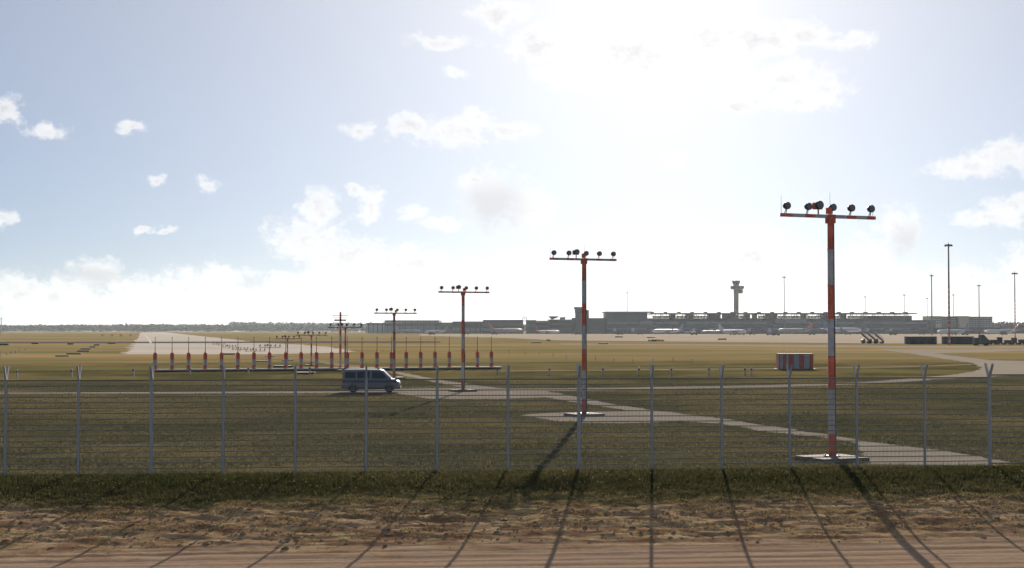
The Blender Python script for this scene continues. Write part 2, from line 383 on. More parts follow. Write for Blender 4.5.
# ------------------------------------------------------------------ perimeter fence
def s_of_px(x):
    lo, hi = -60.0, 60.0
    for _ in range(60):
        m = (lo + hi) / 2; p = FORG + fdir * m
        px = proj([p])[0][0]
        if px < x: lo = m
        else: hi = m
    return lo
fence = thing('perimeter_fence', 'tall wire mesh security fence with forked steel posts running across the whole foreground', 'fence', FORG, FANG)
PX = [-68,5,78,151,223,295,366,437,508,579,652,722,790,857,925,990,1054]
ps = [s_of_px(x) for x in PX]
for i, s0 in enumerate(ps):
    thick = PX[i] in (151, 579, 990); r = .068 if thick else .048
    b = MB(); b.tube((s0, 0, -.05), (s0, 0, 3.39), r, r, 10)
    p = b.build('post', GALV, fence, smooth=False)
    if thick: p['label'] = 'thicker end post of the fence'
    for sg in (-1, 1):
        a = MB(); a.tube((s0, sg * .02, 3.35), (s0 + .0, sg * .33, 3.84), r * .8, r * .7, 8); a.build('fork_arm', GALV, p)
bar_me = None
for i in range(len(ps) - 1):
    a, b_ = ps[i], ps[i + 1]; up = .10 if i == len(ps) - 2 else 0.0
    w = MB(); n = int((b_ - a) / .05)
    for k in range(1, n):
        x = a + (b_ - a) * k / n; w.tube((x, 0, .05 + up), (x, 0, 3.35 + up), .0068, n=4, caps=False)
    pan = w.build('mesh_panel', WIRE, fence)
    for k in range(18):
        z = .06 + .1925 * k + up
        if bar_me is None:
            q = MB(); q.box((0, 0, 0), (1, .014, .033)); ob = q.build('crossbar', WIRE, pan); bar_me = ob.data
        else:
            ob = bpy.data.objects.new('crossbar', bar_me); C.objects.link(ob); ob.parent = pan
        ob.location = ((a + b_) / 2, -.012, z); ob.scale = (b_ - a - .03, 1, 1.5 if k in (0, 17) else 1)

# ------------------------------------------------------------------ approach lights on red and white masts
HEAD = math.atan((512 - 142) / F); YAW = R(23)
BANDS = [0, .095, .275, .42, .57, .715, .86, 1.0]
LAMPX = [-.45, -.225, .035, .235, .45]       # along the bar, fraction of its width
def lamp(parent, x, z, r=.145, flasher=False):
    h = MB()
    ringsH = []
    for (yy, rr) in ((-.11, r), (.0, r), (.08, r * .8), (.14, r * .35)):
        ringsH.append([(x + rr * math.cos(2*math.pi*k/14), yy, z + rr * math.sin(2*math.pi*k/14)) for k in range(14)])
    h.rings(ringsH)
    lp = h.build('flasher_lamp' if flasher else 'lamp', DARK, parent)
    g = MB(); g.tube((x, -.112, z), (x, -.122, z), r * .84, r * .84, 14); g.build('lens', LENS, lp)
    return lp
def approach(x, yb, ybar, xl, xr, label, full=True, slab=2.3, r=.14):
    foot = gp(x, yb); Y = foot.y; k = pm(Y)
    t = thing('approach_light_mast', label, 'approach light', foot, YAW, 'row of approach lights leading to the runway')
    ht = at(x, ybar, Y).z; L, Rr = (xl - x) / k / math.cos(YAW), (xr - x) / k / math.cos(YAW) * 1.04; bw = Rr - L
    z0 = .16 if slab else 0
    m = MB()
    nb = BANDS if ht > 2.5 else [0, .35, .7, 1.0]
    for q in range(len(nb) - 1):
        za, zb = z0 + (ht - z0) * nb[q], z0 + (ht - z0) * nb[q + 1]
        ra, rb = r * (1.12 - .18 * nb[q]), r * (1.12 - .18 * nb[q + 1])
        m.tube((0, 0, za), (0, 0, zb), ra, rb, 14, q % 2, caps=(q in (0, len(nb) - 2)))
    mast = m.build('mast', [RED, WHT], t, smooth=False)
    if full:
        q = MB(); q.tube((r*.75, -r*.95, z0), (r*.62, -r*.8, ht - .1), .022, n=6); q.build('conduit', DARK, mast)
        for zf in BANDS[1:-1]:
            q = MB(); q.tube((0, 0, z0 + (ht-z0)*zf - .018), (0, 0, z0 + (ht-z0)*zf + .018), r*1.12, r*1.12, 14); q.build('joint_ring', GALV, mast)
    fl = MB(); fl.box((0, 0, z0 + .02), (r * 3.6, r * 3.6, .04))
    for sx_ in (-1, 1):
        for sy_ in (-1, 1): fl.tube((sx_*r*1.4, sy_*r*1.4, z0), (sx_*r*1.4, sy_*r*1.4, z0 + .10), .018, n=6)
    fl.build('base_flange', DARK, mast)
    if slab:
        s_ = MB(); s_.bx(-slab/2, slab/2, -slab*.45, slab*.45, -.05, z0, 0); s_.build('base_slab', CONC, t, bevel=.02)
    b = MB(); segs = [(0, .11, 0), (.11, .24, 1), (.24, .35, 0), (.35, .47, 1), (.47, .565, 0), (.565, .685, 1), (.685, .79, 0), (.79, .90, 1), (.90, 1.0, 0)]
    for (fa, fb, mi) in segs: b.box((L + bw * (fa + fb) / 2, -.002, ht), (bw * (fb - fa), .15, .13), mi)
    bar = b.build('crossbar', [RED, WHT], t)
    c = MB(); c.box((0, 0, ht - .10), (r * 2.3, r * 2.3, .34)); c.build('bar_clamp', RED, t)
    for f in LAMPX:
        lx = (L + Rr) / 2 + bw * f + .02
        lp = lamp(t, lx, ht + .36)
        for dx in (-.06, .06):
            q = MB(); q.tube((lx + dx * .6 - .05, 0, ht + .06), (lx + dx * .3, 0, ht + .24), .016, n=6); q.build('bracket', DARK, lp)
    fx = L + bw * .395
    lp = lamp(t, fx, ht + .43, .17, True)
    q = MB(); q.box((fx, .09, ht + .40), (.36, .16, .26)); q.build('housing', RED, lp)
    q = MB(); q.tube((fx, .03, ht + .06), (fx, .03, ht + .32), .03, n=8); q.build('stalk', RED, lp)
    if full:
        q = MB(); q.box((L + bw * .50, -.02, ht + .22), (.17, .2, .26)); q.build('junction_box', RED, t, bevel=.02)
        for fx2, hh in ((.005, .75), (.52, .95), (.985, .55)):
            q = MB(); q.tube((L + bw * fx2, .03, ht), (L + bw * fx2, .03, ht + hh), .010, .005, n=5); q.build('lightning_rod', DARK, t)
    return t
APP = [
 (832, 460.5, 216.5, 778.6, 879.5, 'tallest and nearest red and white approach light mast on its own concrete slab', True, 2.15, .128),
 (584.2, 416, 259.4, 549.8, 616, 'second nearest red and white approach light mast, beside the thick middle fence post', True, 1.9, .13),
 (463, 391.5, 292.2, 439, 488, 'third nearest red and white approach light mast, right of the van', True, 1.9, .13),
 (394, 378.5, 313.2, 375, 415, 'fourth nearest red and white approach light mast, rising behind the front of the van', True, 2.0, .12),
 (345.3, 371, 327.6, 329, 361.3, 'fifth nearest approach light mast, directly right of the antenna mast with thin crossarms', False, 1.8, .11),
 (311.3, 365.6, 335.2, 297, 325.6, 'sixth nearest approach light mast, left of the antenna mast with thin crossarms', False, 1.8, .11),
 (287.4, 361, 338.7, 276, 299, 'seventh nearest approach light mast, short one between two antenna drums', False, 1.6, .10),
 (269.6, 357, 347.2, 259.5, 279.8, 'eighth nearest approach light mast, very short with its lamps below the horizon', False, 1.5, .09),
 (255, 354, 351, 245.5, 264.5, 'low bar of approach lights standing just in front of the runway edge', False, 0, .07),
 (240, 351.2, 349.4, 232.5, 247.5, 'low bar of approach lights on the runway paving, second from the runway edge', False, 0, .07),
 (229, 348.4, 346.8, 222.5, 235.5, 'low bar of approach lights on the runway paving, third from the runway edge', False, 0, .07),
 (218.5, 345.8, 344.3, 213, 224, 'farthest low bar of approach lights on the runway paving', False, 0, .07)]
for a in APP: approach(*a)

# antenna mast with thin crossarms
foot = gp(340.3, 370.5); Y = foot.y
t = thing('antenna_mast', 'red and white antenna mast with a stack of thin horizontal crossarms', 'antenna', foot, 0)
zt = at(340, 312, Y).z; m = MB()
nb = [0, .085, .28, .44, .60, .74, .87, 1.0]
for q in range(7): m.tube((0, 0, zt*nb[q]), (0, 0, zt*nb[q+1]), .16 - .04*nb[q], .16 - .04*nb[q+1], 10, q % 2, caps=q in (0, 6))
m.build('mast', [RED, WHT], t)
for (py, hw, hh) in ((315.4, 1.05, .035), (317.8, .95, .03), (320.2, .75, .09), (323, .95, .03)):
    q = MB(); z = at(340, py, Y).z; q.box((0, -.19, z), (2*hw, .06, 2*hh))
    arm = q.build('crossarm', GALV if hh < .05 else DARK, t)
    for xx in (-hw*.98, -hw*.5, hw*.5, hw*.98):
        e = MB(); e.tube((xx, -.55, z), (xx, .25, z), .012, n=5); e.build('element_rod', GALV, arm)
q = MB(); q.bx(-.9, .9, -.8, .8, -.05, .14); q.build('base_slab', CONC, t)

# ------------------------------------------------------------------ localizer array
bl, br = gp(153, 372.2), gp(501, 369.2); bd = (br - bl); BANG = math.atan2(bd.y, bd.x)
t = thing('antenna_beam', 'long low concrete beam carrying the row of red and white antenna drums', 'beam', bl, BANG)
q = MB(); q.bx(0, bd.length, -.45, .45, .20, .36); q.build('deck', mat('pale concrete edge', (.5,.47,.42), .9, spec=.1, var=.15, scale=2), t)
q = MB(); q.bx(.1, bd.length - .1, -.36, .36, -.05, .20); q.build('plinth', CONCD, t)
nl = 34
for k in range(nl + 1):
    q = MB(); x = .3 + (bd.length - .6) * k / nl; q.bx(x - .12, x + .12, -.42, .42, -.05, .198); q.build('support_block', CONCD, t)
LX = [155,172,188.5,205.2,221.5,237.8,253.9,269.5,285.7,301.1,316.5,331.7,347.3,362,377,391.5,406.2,420.7,435,449.3,463.6,477.5,491.4]
proto = None
for i, x in enumerate(LX):
    lo, hi = 0.0, 1.0
    for _ in range(40):
        mm = (lo + hi) / 2
        if proj([bl + bd * mm])[0][0] < x: lo = mm
        else: hi = mm
    p = bl + bd * lo; p = Vector((p.x, p.y, .36))
    lab = f'red and white antenna drum, {ORD[i]} from the left on the low beam' if i < len(LX) - 1 else 'red and white antenna drum at the right end of the long low beam'
    if proto is None:
        t = thing('antenna_drum', lab, 'antenna', p, 0, 'row of antenna drums on the beam')
        def drum(z0, z1, r0, r1): return MB().tube((0, 0, z0), (0, 0, z1), r0, r1, 14)
        drum(0, .42, .235, .235).build('lower_band', RED, t); drum(.421, 1.14, .23, .23).build('middle_band', WHT, t)
        u = MB(); u.rings([[(r*math.cos(2*math.pi*k/14), r*math.sin(2*math.pi*k/14), z) for k in range(14)] for z, r in ((1.141,.235),(1.80,.235),(1.95,.18),(2.02,.09))])
        u.build('upper_band', RED, t)
        a = MB(); a.tube((0,0,2.0),(0,0,2.75),.055,.045,8); a.build('lower_tube', RED, t)
        a = MB(); a.tube((0,0,2.75),(0,0,3.75),.035,.028,8); mo = a.build('mast', DARK, t)
        a = MB(); a.tube((0,0,3.75),(0,0,3.86),.06,.05,8); a.build('tip', DARK, mo)
        proto = t
    else:
        c = copy_tree(proto); c.location = p; c['label'] = lab

# ------------------------------------------------------------------ van on the service road
VB = mat('silver blue paint', (.20, .205, .215), .45, .2, coat=.4, var=.05, scale=2)
VS = mat('blue stripe', (.03, .045, .10), .4, coat=.4)
VL = mat('grey bumper plastic', (.07, .075, .08), .6)
TYRE = mat('tyre rubber', (.02, .02, .02), .9); RIM = mat('wheel rim', (.10, .10, .105), .6, .3)
foot = gp(371.6, 392.2)
van = thing('van', 'silver and blue passenger van driving right along the service road behind the fence', 'van', foot, R(1.0))
VP = [(-2.40,.36),(-2.45,.62),(-2.43,1.10),(-2.37,1.72),(-2.27,1.92),(-2.05,1.985),(-.6,2.0),(.75,1.975),(.98,1.90),(1.32,1.56),(1.70,1.18),(2.15,1.08),(2.37,.96),(2.45,.74),(2.46,.5),(2.38,.30),(0,.28),(-2.2,.28)]
def hw(z): return .955 - max(0, z - 1.05) * .17 - max(0, .5 - z) * .25
def sidepoly(k, ins): # rounded shoulder
    cx, cz = 0, 1.1
    return [(x - (x - cx) * ins * .05, k * (hw(z) - (0 if ins == 0 else 0)), z - (z - cz) * ins * .06) for x, z in VP]
b = MB(); rg = []
for (k, ins) in ((-1, 0), (-.93, -.0), (0, -.35), (.93, 0), (1, 0)):
    if abs(k) == 1: rg.append([(x*.985, k*hw(z), 1.1 + (z-1.1)*.975) for x, z in VP])
    elif k == 0: rg.append([(x + (.03 if x > 1 else 0), 0, z + (.02 if z > 1.7 else 0)) for x, z in VP])
    else: rg.append([(x, k*hw(z), z) for x, z in VP])
b.rings(rg); body = b.build('body', VB, van, smooth=False); van.scale = (.955, .955, .955)
def sidewin(name, pts, m, par, pr=.006):
    for k in (-1, 1):
        w = MB()
        w.rings([[(x, k*(hw(z) - .03), z) for x, z in pts], [(x, k*(hw(z) + pr), z) for x, z in pts]])
        o = w.build(name, m, par)
sidewin('rear_quarter_window', [(-2.22,1.22),(-1.30,1.22),(-1.30,1.80),(-2.17,1.80),(-2.23,1.6)], GLASS, van)
sidewin('sliding_door_window', [(-1.18,1.22),(-.08,1.22),(-.08,1.81),(-1.18,1.81)], GLASS, van)
sidewin('front_door_window', [(.06,1.20),(1.48,1.20),(1.02,1.70),(.90,1.80),(.06,1.81)], GLASS, van)
sidewin('side_stripe', [(-2.40,.84),(2.30,.84),(2.12,1.04),(1.6,1.13),(-2.40,1.13)], VS, van, .005)
sidewin('sill', [(-1.15,.30),(1.10,.30),(1.10,.44),(-1.15,.44)], VL, van, .007)
for xx, zz in ((-.02, 1.0), (1.12, .85), (-1.24, 1.0)):
    sidewin('door_seam', [(xx-.012,.46),(xx+.012,.46),(xx+.012,1.85),(xx-.012,1.85)] if xx < 1 else [(xx-.012,.46),(xx+.012,.46),(xx+.012,1.13),(xx-.012,1.13)], VL, van, .008)
sidewin('door_handle', [(-.20,1.0),(-.06,1.0),(-.06,1.05),(-.20,1.05)], VL, van, .03)
w = MB(); w.rings([[(1.01,-.74,1.885),(1.01,.74,1.885),(1.685,.80,1.20),(1.685,-.80,1.20)], [(1.04,-.73,1.90),(1.04,.73,1.90),(1.715,.79,1.215),(1.715,-.79,1.215)]]); w.build('windscreen', GLASS, van)
for k in (-1, 1):
    w = MB(); w.tube((.99, k*.80, 1.89), (1.74, k*.87, 1.19), .035, n=6); w.build('windscreen_pillar', mat('silver with painted reflection', (.6,.62,.64), .25, .5), van)  # bright reflection on the pillar put into its pale colour
w = MB(); w.bx(-2.44, -2.395, -.70, .70, 1.22, 1.78); w.build('rear_window', GLASS, van)
w = MB(); w.bx(2.30, 2.50, -.90, .90, .32, .62); w.build('front_bumper', VL, van, bevel=.04)
w = MB(); w.bx(-2.52, -2.38, -.90, .90, .34, .60); w.build('rear_bumper', VL, van, bevel=.04)
w = MB(); w.bx(2.40, 2.475, -.52, .52, .66, .84); w.build('grille', VL, van)
for k in (-1, 1):
    w = MB(); w.box((2.36, k*.74, .80), (.18, .30, .20)); w.build('headlight', mat('headlight glass', (.22,.23,.25), .4), van, bevel=.03)
    w = MB(); w.box((-2.42, k*.86, 1.0), (.07, .12, .45)); w.build('tail_light', mat('tail light', (.3,.01,.01), .3), van, bevel=.02)
    w = MB(); w.box((1.22, k*1.04, 1.26), (.14, .20, .24)); w.build('wing_mirror', VL, van, bevel=.03)
for xx in (-1.52, 1.55):
    for k in (-1, 1):
        a = MB(); a.prism([(xx + .44*math.cos(math.pi*q/12), .36 + .44*math.sin(math.pi*q/12)) for q in range(13)], 1, k*.90, k*.962); a.build('wheel_arch', VL, van)
        wh = MB(); wh.rings([[(xx + rr*math.cos(2*math.pi*q/20), k*yy, .335 + rr*math.sin(2*math.pi*q/20)) for q in range(20)] for yy, rr in ((.74,.30),(.77,.335),(.95,.335),(.985,.30))]); wo_ = wh.build('wheel', TYRE, van)
        rm = MB(); rm.tube((xx, k*.97, .335), (xx, k*.992, .335), .20, .19, 16); rm.build('rim', RIM, wo_)
a = MB(); a.tube((.62, 0, 1.96), (.62, 0, 2.10), .11, .09, 12); a.build('roof_beacon', mat('beacon', (.05,.06,.10), .3), van)

# ------------------------------------------------------------------ striped equipment shed and field furniture
a, b_ = gp(779, 369.2), gp(815, 369.4); Y = a.y; wd = b_.x - a.x; ht = at(779, 354, Y).z
shed = thing('equipment_shed', 'low equipment shed with red and white vertical stripes in the dry meadow', 'shed', ((a.x+b_.x)/2, Y, 0), R(-2))
q = MB(); q.bx(-wd/2 + .03, wd/2 - .03, .05, 2.4, 0, ht - .05); q.build('wall', WHT, shed)
q = MB(); q.bx(-wd/2 - .06, wd/2 + .06, -.05, 2.5, ht - .05, ht + .04); q.build('roof', mat('dull roof sheet', (.16,.15,.15), .9, spec=.1), shed)
st = [(0,.045,1),(.045,.12,0),(.12,.215,1),(.215,.285,0),(.285,.44,1),(.44,.585,0),(.585,.73,1),(.73,.885,0),(.885,1,1)]
for fa, fb, r_ in st:
    n = max(1, round((fb - fa) * wd / .24))
    for k in range(n):
        x0 = -wd/2 + wd*(fa + (fb-fa)*k/n) + .008; x1 = -wd/2 + wd*(fa + (fb-fa)*(k+1)/n) - .008
        q = MB(); q.prism([(x0, .052), (x1, .052), (x1 - .03, .0), (x0 + .03, .0)], 2, .06, ht - .06); q.build('cladding_board', RED if r_ else WHT, shed)
for k in range(9):
    y0 = .06 + 2.3*k/9
    q = MB(); q.bx(-wd/2 - .02, -wd/2 + .029, y0 + .01, y0 + 2.3/9 - .01, .06, ht - .06); q.build('cladding_board', RED if k % 3 else WHT, shed)
q = MB(); q.bx(-wd/2 - .4, wd/2 + .4, -.4, 2.8, -.05, .05); q.build('base_slab', CONC, shed)
for px_, dy_, zt_ in ((788, 3.2, 345.5), (803, 3.4, 347)):
    x = at(px_, 350, Y).x - (a.x+b_.x)/2
    q = MB(); q.tube((x, dy_, 0), (x, dy_, at(px_, zt_, Y).z), .03, .02, 6); q.build('aerial', GALV, shed)

def marker_posts(lst, grp, lab, hpx, r, band=True):
    pr = None
    for i, (x, yb) in enumerate(lst):
        f = gp(x, yb); h = hpx / pm(f.y)
        l = lab(i, len(lst))
        if pr is None:
            pr = thing('marker_post', l, 'marker post', f, 0, grp)
            o = MB().tube((0,0,-.05),(0,0,h*.62), r, r*.95, 8).build('lower_post', GALV, pr)
            if band:
                MB().tube((0,0,h*.62),(0,0,h*.80), r*1.05, r*1.05, 8).build('dark_band', DARK, pr)
                MB().tube((0,0,h*.80),(0,0,h), r*.95, r*.7, 8).build('cap', WHT, pr)
        else:
            c = copy_tree(pr); c.location = f; c['label'] = l
marker_posts([(17,377.8),(71.5,377),(133.3,376),(190,375.2),(248.3,374.6),(309.8,374.2),(497.3,374.8),(549.5,375),(603,375),(639,375.2),(671.5,375.4),(709,375.2),(745,375.4),(751.5,375.4)],
   'grey marker posts behind the fence', lambda i, n: f'grey dark-banded marker post behind the fence, {ORD[i]} from the left', 8.6, .10)
marker_posts([(.6,356.2),(7,355),(11.5,354.2),(15.6,353.2),(20,352),(25,350.6)],
   'pale posts at the left edge', lambda i, n: f'short pale post in the slanting row at the left edge, {ORD[i]} from the left', 4.6, .13, False)
marker_posts([(509,353.2),(525.5,354.2),(539,355.2),(553,357),(566.5,358.6),(595.5,360.2),(614,361.6),(633,362.6),(652.8,362.6),(673,361.8),(692,363.2)],
   'thin stakes in the dry meadow', lambda i, n: f'thin pale stake in the slanting row across the dry meadow, {ORD[i]} from the left', 5.0, .06, False)
# dark low slabs and troughs lying in the grass
SL = [(56,68.5,356.6),(67,80.5,354.4),(77.6,89,351.7),(81,90.6,349.6),(90,95.4,347.6),(94,99.2,345.6)]
for i, (x0, x1, yb) in enumerate(SL):
    f = gp((x0+x1)/2, yb); w_ = (x1-x0)/pm(f.y)
    t = thing('light_trough', f'dark low trough in the slanting row left of the runway, {ORD[i]} from the nearest', 'trough', f, 0, 'dark troughs left of the runway')
    hh = 1.35/pm(f.y)
    q = MB(); q.prism([(-.5,0),(.5,0),(.38,hh),(-.38,hh)], 0, -w_/2, w_/2); q.build('trough_body', CONCD, t)
    q = MB(); q.bx(w_/2, w_/2 + w_*.07, -.5, .5, 0, hh*.9); q.build('end_block', CONC, t)
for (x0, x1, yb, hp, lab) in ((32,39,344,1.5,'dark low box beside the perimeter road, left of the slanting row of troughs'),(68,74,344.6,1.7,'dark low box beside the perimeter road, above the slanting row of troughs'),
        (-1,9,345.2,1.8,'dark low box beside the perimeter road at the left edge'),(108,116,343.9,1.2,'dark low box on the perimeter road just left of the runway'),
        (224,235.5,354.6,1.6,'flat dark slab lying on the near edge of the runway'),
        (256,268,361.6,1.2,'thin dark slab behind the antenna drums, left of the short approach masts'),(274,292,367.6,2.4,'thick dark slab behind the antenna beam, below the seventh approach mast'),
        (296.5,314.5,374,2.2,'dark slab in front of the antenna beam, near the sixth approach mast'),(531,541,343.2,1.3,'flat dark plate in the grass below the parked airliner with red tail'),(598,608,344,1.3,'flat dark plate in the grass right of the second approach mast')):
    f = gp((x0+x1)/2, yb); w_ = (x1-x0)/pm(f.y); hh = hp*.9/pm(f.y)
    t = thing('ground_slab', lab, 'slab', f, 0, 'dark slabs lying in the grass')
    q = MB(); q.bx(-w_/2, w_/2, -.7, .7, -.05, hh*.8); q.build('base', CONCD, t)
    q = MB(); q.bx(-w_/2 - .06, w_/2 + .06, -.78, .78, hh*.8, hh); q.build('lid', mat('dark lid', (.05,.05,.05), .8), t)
ORG = mat('orange marker', (.7, .11, .03), .6)
for i, x in enumerate((102.3, 112, 121, 130.6)):
    f = gp(x, 336.2); k = pm(f.y); w_ = 2.2/k; h = 1.9/k
    t = thing('marker_board', f'small orange marker board far beyond the grass, {ORD[i]} from the left', 'marker board', f, 0, 'orange marker boards')
    q = MB(); q.box((0,0,h*.6), (w_, .2, h*.7)); q.build('board', ORG, t)
    for sg in (-1, 1): q = MB(); q.bx(sg*w_*.35-.06, sg*w_*.35+.06, -.06, .06, 0, h*.25); q.build('leg', DARK, t)
YEL = mat('sign yellow', (.55, .42, .03), .6); SGD = mat('sign dark', (.10, .10, .045), .6)
for (x0, x1, y0, y1, m_, lab) in ((648,664,339.4,341.7,YEL,'long yellow taxiway sign on the grass edge before the apron'),(615,623,336.3,337.7,SGD,'dark taxiway sign on the apron edge, right of the second approach mast'),
        (647,655,337,338.3,SGD,'dark taxiway sign just behind the long yellow one'),(718,726.5,338.4,340.2,SGD,'dark olive taxiway sign in front of the airliner with the tall pale fin'),(546.5,550.5,339.4,341.2,SGD,'small dark taxiway sign on the apron, left of the second approach mast')):
    f = gp((x0+x1)/2, y1); k = pm(f.y); w_ = (x1-x0)/k; h = (y1-y0)/k
    t = thing('taxiway_sign', lab, 'sign', f, 0, 'taxiway signs'); n = max(1, round(w_/1.6))
    for j in range(n):
        q = MB(); q.bx(-w_/2 + w_*j/n + .02, -w_/2 + w_*(j+1)/n - .02, -.12, .12, h*.18, h); q.build('panel', DARK if (m_ is YEL and j == 1) else m_, t)
    for sg in (-.4, .4): q = MB(); q.bx(w_*sg-.05, w_*sg+.05, -.05, .05, 0, h*.18); q.build('leg', DARK, t)

# ------------------------------------------------------------------ far buildings
FCLAD = mat('grey cladding', (.22, .225, .24), .6, var=.2, scale=.05); FDARK = mat('dark facade', (.045, .048, .055), .5, var=.25, scale=.06)
FMID = mat('mid grey facade', (.085, .085, .09), .6, var=.25, scale=.08); FLIGHT = mat('light cladding', (.42, .43, .45), .6, var=.12, scale=.05)
FTAN = mat('tan render', (.42, .34, .27), .8, var=.1, scale=.1); FGLASS = mat('far glazing', (.05, .06, .075), .2, spec=.5); FROOF = mat('pale roof', (.40, .39, .37), .7)
def bld(name, label, x0, x1, ytop, Y, dep, m, bands=(), roof=None, cols=0, cat='building', group=None, roofcap=.6):
    a, b = at(x0, HOR, Y).x, at(x1, HOR, Y).x; zt = at((x0+x1)/2, ytop, Y).z
    t = thing(name, label, cat, ((a+b)/2, Y, 0), 0, group); w = (b-a)/2
    q = MB(); q.bx(-w, w, 0, dep, -.5, zt - roofcap); q.build('wall', m, t)
    q = MB(); q.bx(-w - .4, w + .4, -.5, dep + .4, zt - roofcap, zt); q.build('roof', roof or m, t)
    for (ya, yb, bm_) in bands:
        za, zb = at(512, yb, Y).z, at(512, ya, Y).z; za = max(za, .3); zb = min(zb, zt - roofcap - .2)
        n = max(1, int(2*w/14))
        for j in range(n):
            q = MB(); q.bx(-w + 2*w*j/n + .3, -w + 2*w*(j+1)/n - .3, -.15, .3, za, zb); q.build('window_band', bm_, t)
    for j in range(cols):
        x = -w + 2*w*(j+.5)/cols; q = MB(); q.bx(x - .5, x + .5, -.6, -.16, 0, zt - roofcap); q.build('pilaster', FDARK, t)
    return t, w, zt
GB = 'airport buildings along the apron'
bld('hangar', 'pale grey hangar with wide doors, left of the fourth approach mast', 366.5, 384.5, 322.8, 2300, 60, FCLAD, [(325,333,FLIGHT)], FLIGHT, 4, group=GB)
t_, w, zt = bld('hangar', 'large grey hangar with flat roof right behind the fourth approach mast', 384.5, 439, 320.2, 2250, 90, FCLAD, [(323.5,326,FMID)], FROOF, 9, group=GB)
q = MB(); q.bx(-w - 2, -w + 26, -6, -.6, zt - 4.5, zt - 3.2); q.build('canopy', FROOF, t_)
bld('hangar', 'low grey hangar wing between the big hangar and the third approach mast', 439, 453, 322.4, 2200, 60, FMID, [(326,329,FGLASS)], group=GB)
bld('cargo_building', 'dark cargo building behind the third approach mast', 452.5, 483, 321.4, 2150, 70, FMID, [(324,326,FDARK),(328,331,FCLAD)], cols=6, group=GB)
bld('cargo_building', 'dark flat cargo hall behind the airliner with red fin, right of the third approach mast', 483, 523, 319.8, 2100, 80, FDARK, [(323,326,FMID),(328.5,331,FCLAD)], group=GB)
bld('pier_building', 'dark narrow pier building beside the square frame', 526.5, 536, 320, 2050, 60, FDARK, [(324,327,FMID)], group=GB)
bld('pier_building', 'dark pier building with pale roof behind the airliner with red tail', 536, 550, 320.6, 2060, 60, FDARK, [(325.5,327,FMID)], FROOF, group=GB, roofcap=2.2)
t_, w, zt = bld('pier_building', 'dark building with a flared rooftop left of the small tower', 549, 574, 319.4, 2030, 60, FDARK, [(323,325,FMID),(328,330,FMID)], group=GB)
q = MB(); q.prism([(-w*1.05, zt+4.4),(-w*.2, zt+4.4),(-w*.35, zt+2.0),(-w*.75, zt)], 1, 5, 25); q.build('flared_roof', FDARK, t_)
q = MB(); q.prism([(-w*.1, zt+2.8),(w*.35, zt+3.4),(w*.3, zt+.2),(-w*.1, zt+.2)], 1, 8, 22); q.build('rooftop_plant', FMID, t_)
# square frame
f = at(524.6, HOR, 2040); t = thing('square_frame', 'small open square frame on two legs above the dark roofs', 'frame', (f.x, 2040, 0), 0)
z0, z1 = at(0, 321, 2040).z, at(0, 316.6, 2040).z
for sg in (-1, 1):
    q = MB(); q.bx(sg*2.3 - .45, sg*2.3 + .45, -.4, .4, 0, z1); q.build('leg', FDARK, t)
for zz in (z0, z1 - .45): q = MB(); q.bx(-1.84, 1.84, -.4, .4, zz - .45, zz + .45); q.build('beam', FDARK, t)
q = MB(); q.bx(-.6, .6, -.3, .3, (z0+z1)/2 - .7, (z0+z1)/2 + .9); q.build('panel', FDARK, t)
# small apron tower
Y = 2000; f = at(581, HOR, Y); t = thing('apron_tower', 'small dark apron control tower partly behind the second approach mast', 'tower', (f.x, Y, 0), 0)
k = 1 / pm(Y); zz = lambda y: at(512, y, Y).z
q = MB(); q.bx(-5.5*k, 4.5*k, 0, 14, 0, zz(313)); q.build('shaft', FMID, t)
q = MB(); q.box((-1.5*k, 7, (zz(313)+zz(309))/2), (9*k, 15, zz(309)-zz(313))); q.build('cab_glazing', FGLASS, t)
q = MB(); q.box((-1.5*k, 7, (zz(309)+zz(307))/2), (10.5*k, 17, zz(307)-zz(309))); q.build('cab_roof', FDARK, t)
q = MB(); q.bx(4.5*k, 8*k, 1, 12, 0, zz(310)); q.build('stair_tower', FDARK, t)
q = MB(); q.bx(-9*k, -5.6*k, 1, 12, 0, zz(317.8)); q.build('side_wing', FDARK, t)
# main terminal
Y = 2000; xa, xb = at(589, HOR, Y).x, at(936, HOR, Y).x
term = thing('terminal_building', 'long dark airport terminal with a light truss roof below the control tower', 'terminal', ((xa+xb)/2, Y, 0), 0); X0 = (xa+xb)/2
lx = lambda px: at(px, HOR, Y).x - X0
def tb(name, p0, p1, ya, yb, y0, y1, m_): q = MB(); q.bx(lx(p0), lx(p1), y0, y1, max(0, zz(yb)), zz(ya)); return q.build(name, m_, term)
tb('west_wing', 589, 605.6, 318, 334, 0, 60, FMID); tb('main_block', 606, 928, 320.6, 334, 0, 90, FMID)
tb('upper_storey', 607, 648, 312.6, 320.59, 8, 80, FMID); tb('upper_storey', 648.2, 872, 318.2, 320.59, 10, 80, FDARK)
tb('upper_storey', 872.2, 914, 315.6, 320.59, 10, 70, FDARK); tb('east_wing', 914.2, 936, 320, 334, 2, 60, FDARK)
tb('roof_edge', 605.5, 653, 311.4, 312.5, 4, 84, FCLAD)
rf = tb('truss_roof', 653.2, 918, 312.9, 314, 4, 84, FDARK)
for j in range(20):
    px = 655 + 13.6*j; q = MB(); q.box((lx(px), 40, zz(312.3)), (4.4, 8, 2.0)); q.build('roof_vent', FDARK, rf)
for j in range(47):
    px = 654 + 5.6*j
    q = MB(); q.tube((lx(px), 8, zz(318.6)), (lx(px + (2.4 if j % 2 else -2.4)), 8, zz(313.8)), .45, n=5); q.build('truss_strut', FDARK, rf)
    q = MB(); q.tube((lx(px), 60, zz(318.6)), (lx(px), 60, zz(313.8)), .35, n=5); q.build('column', FDARK, rf)
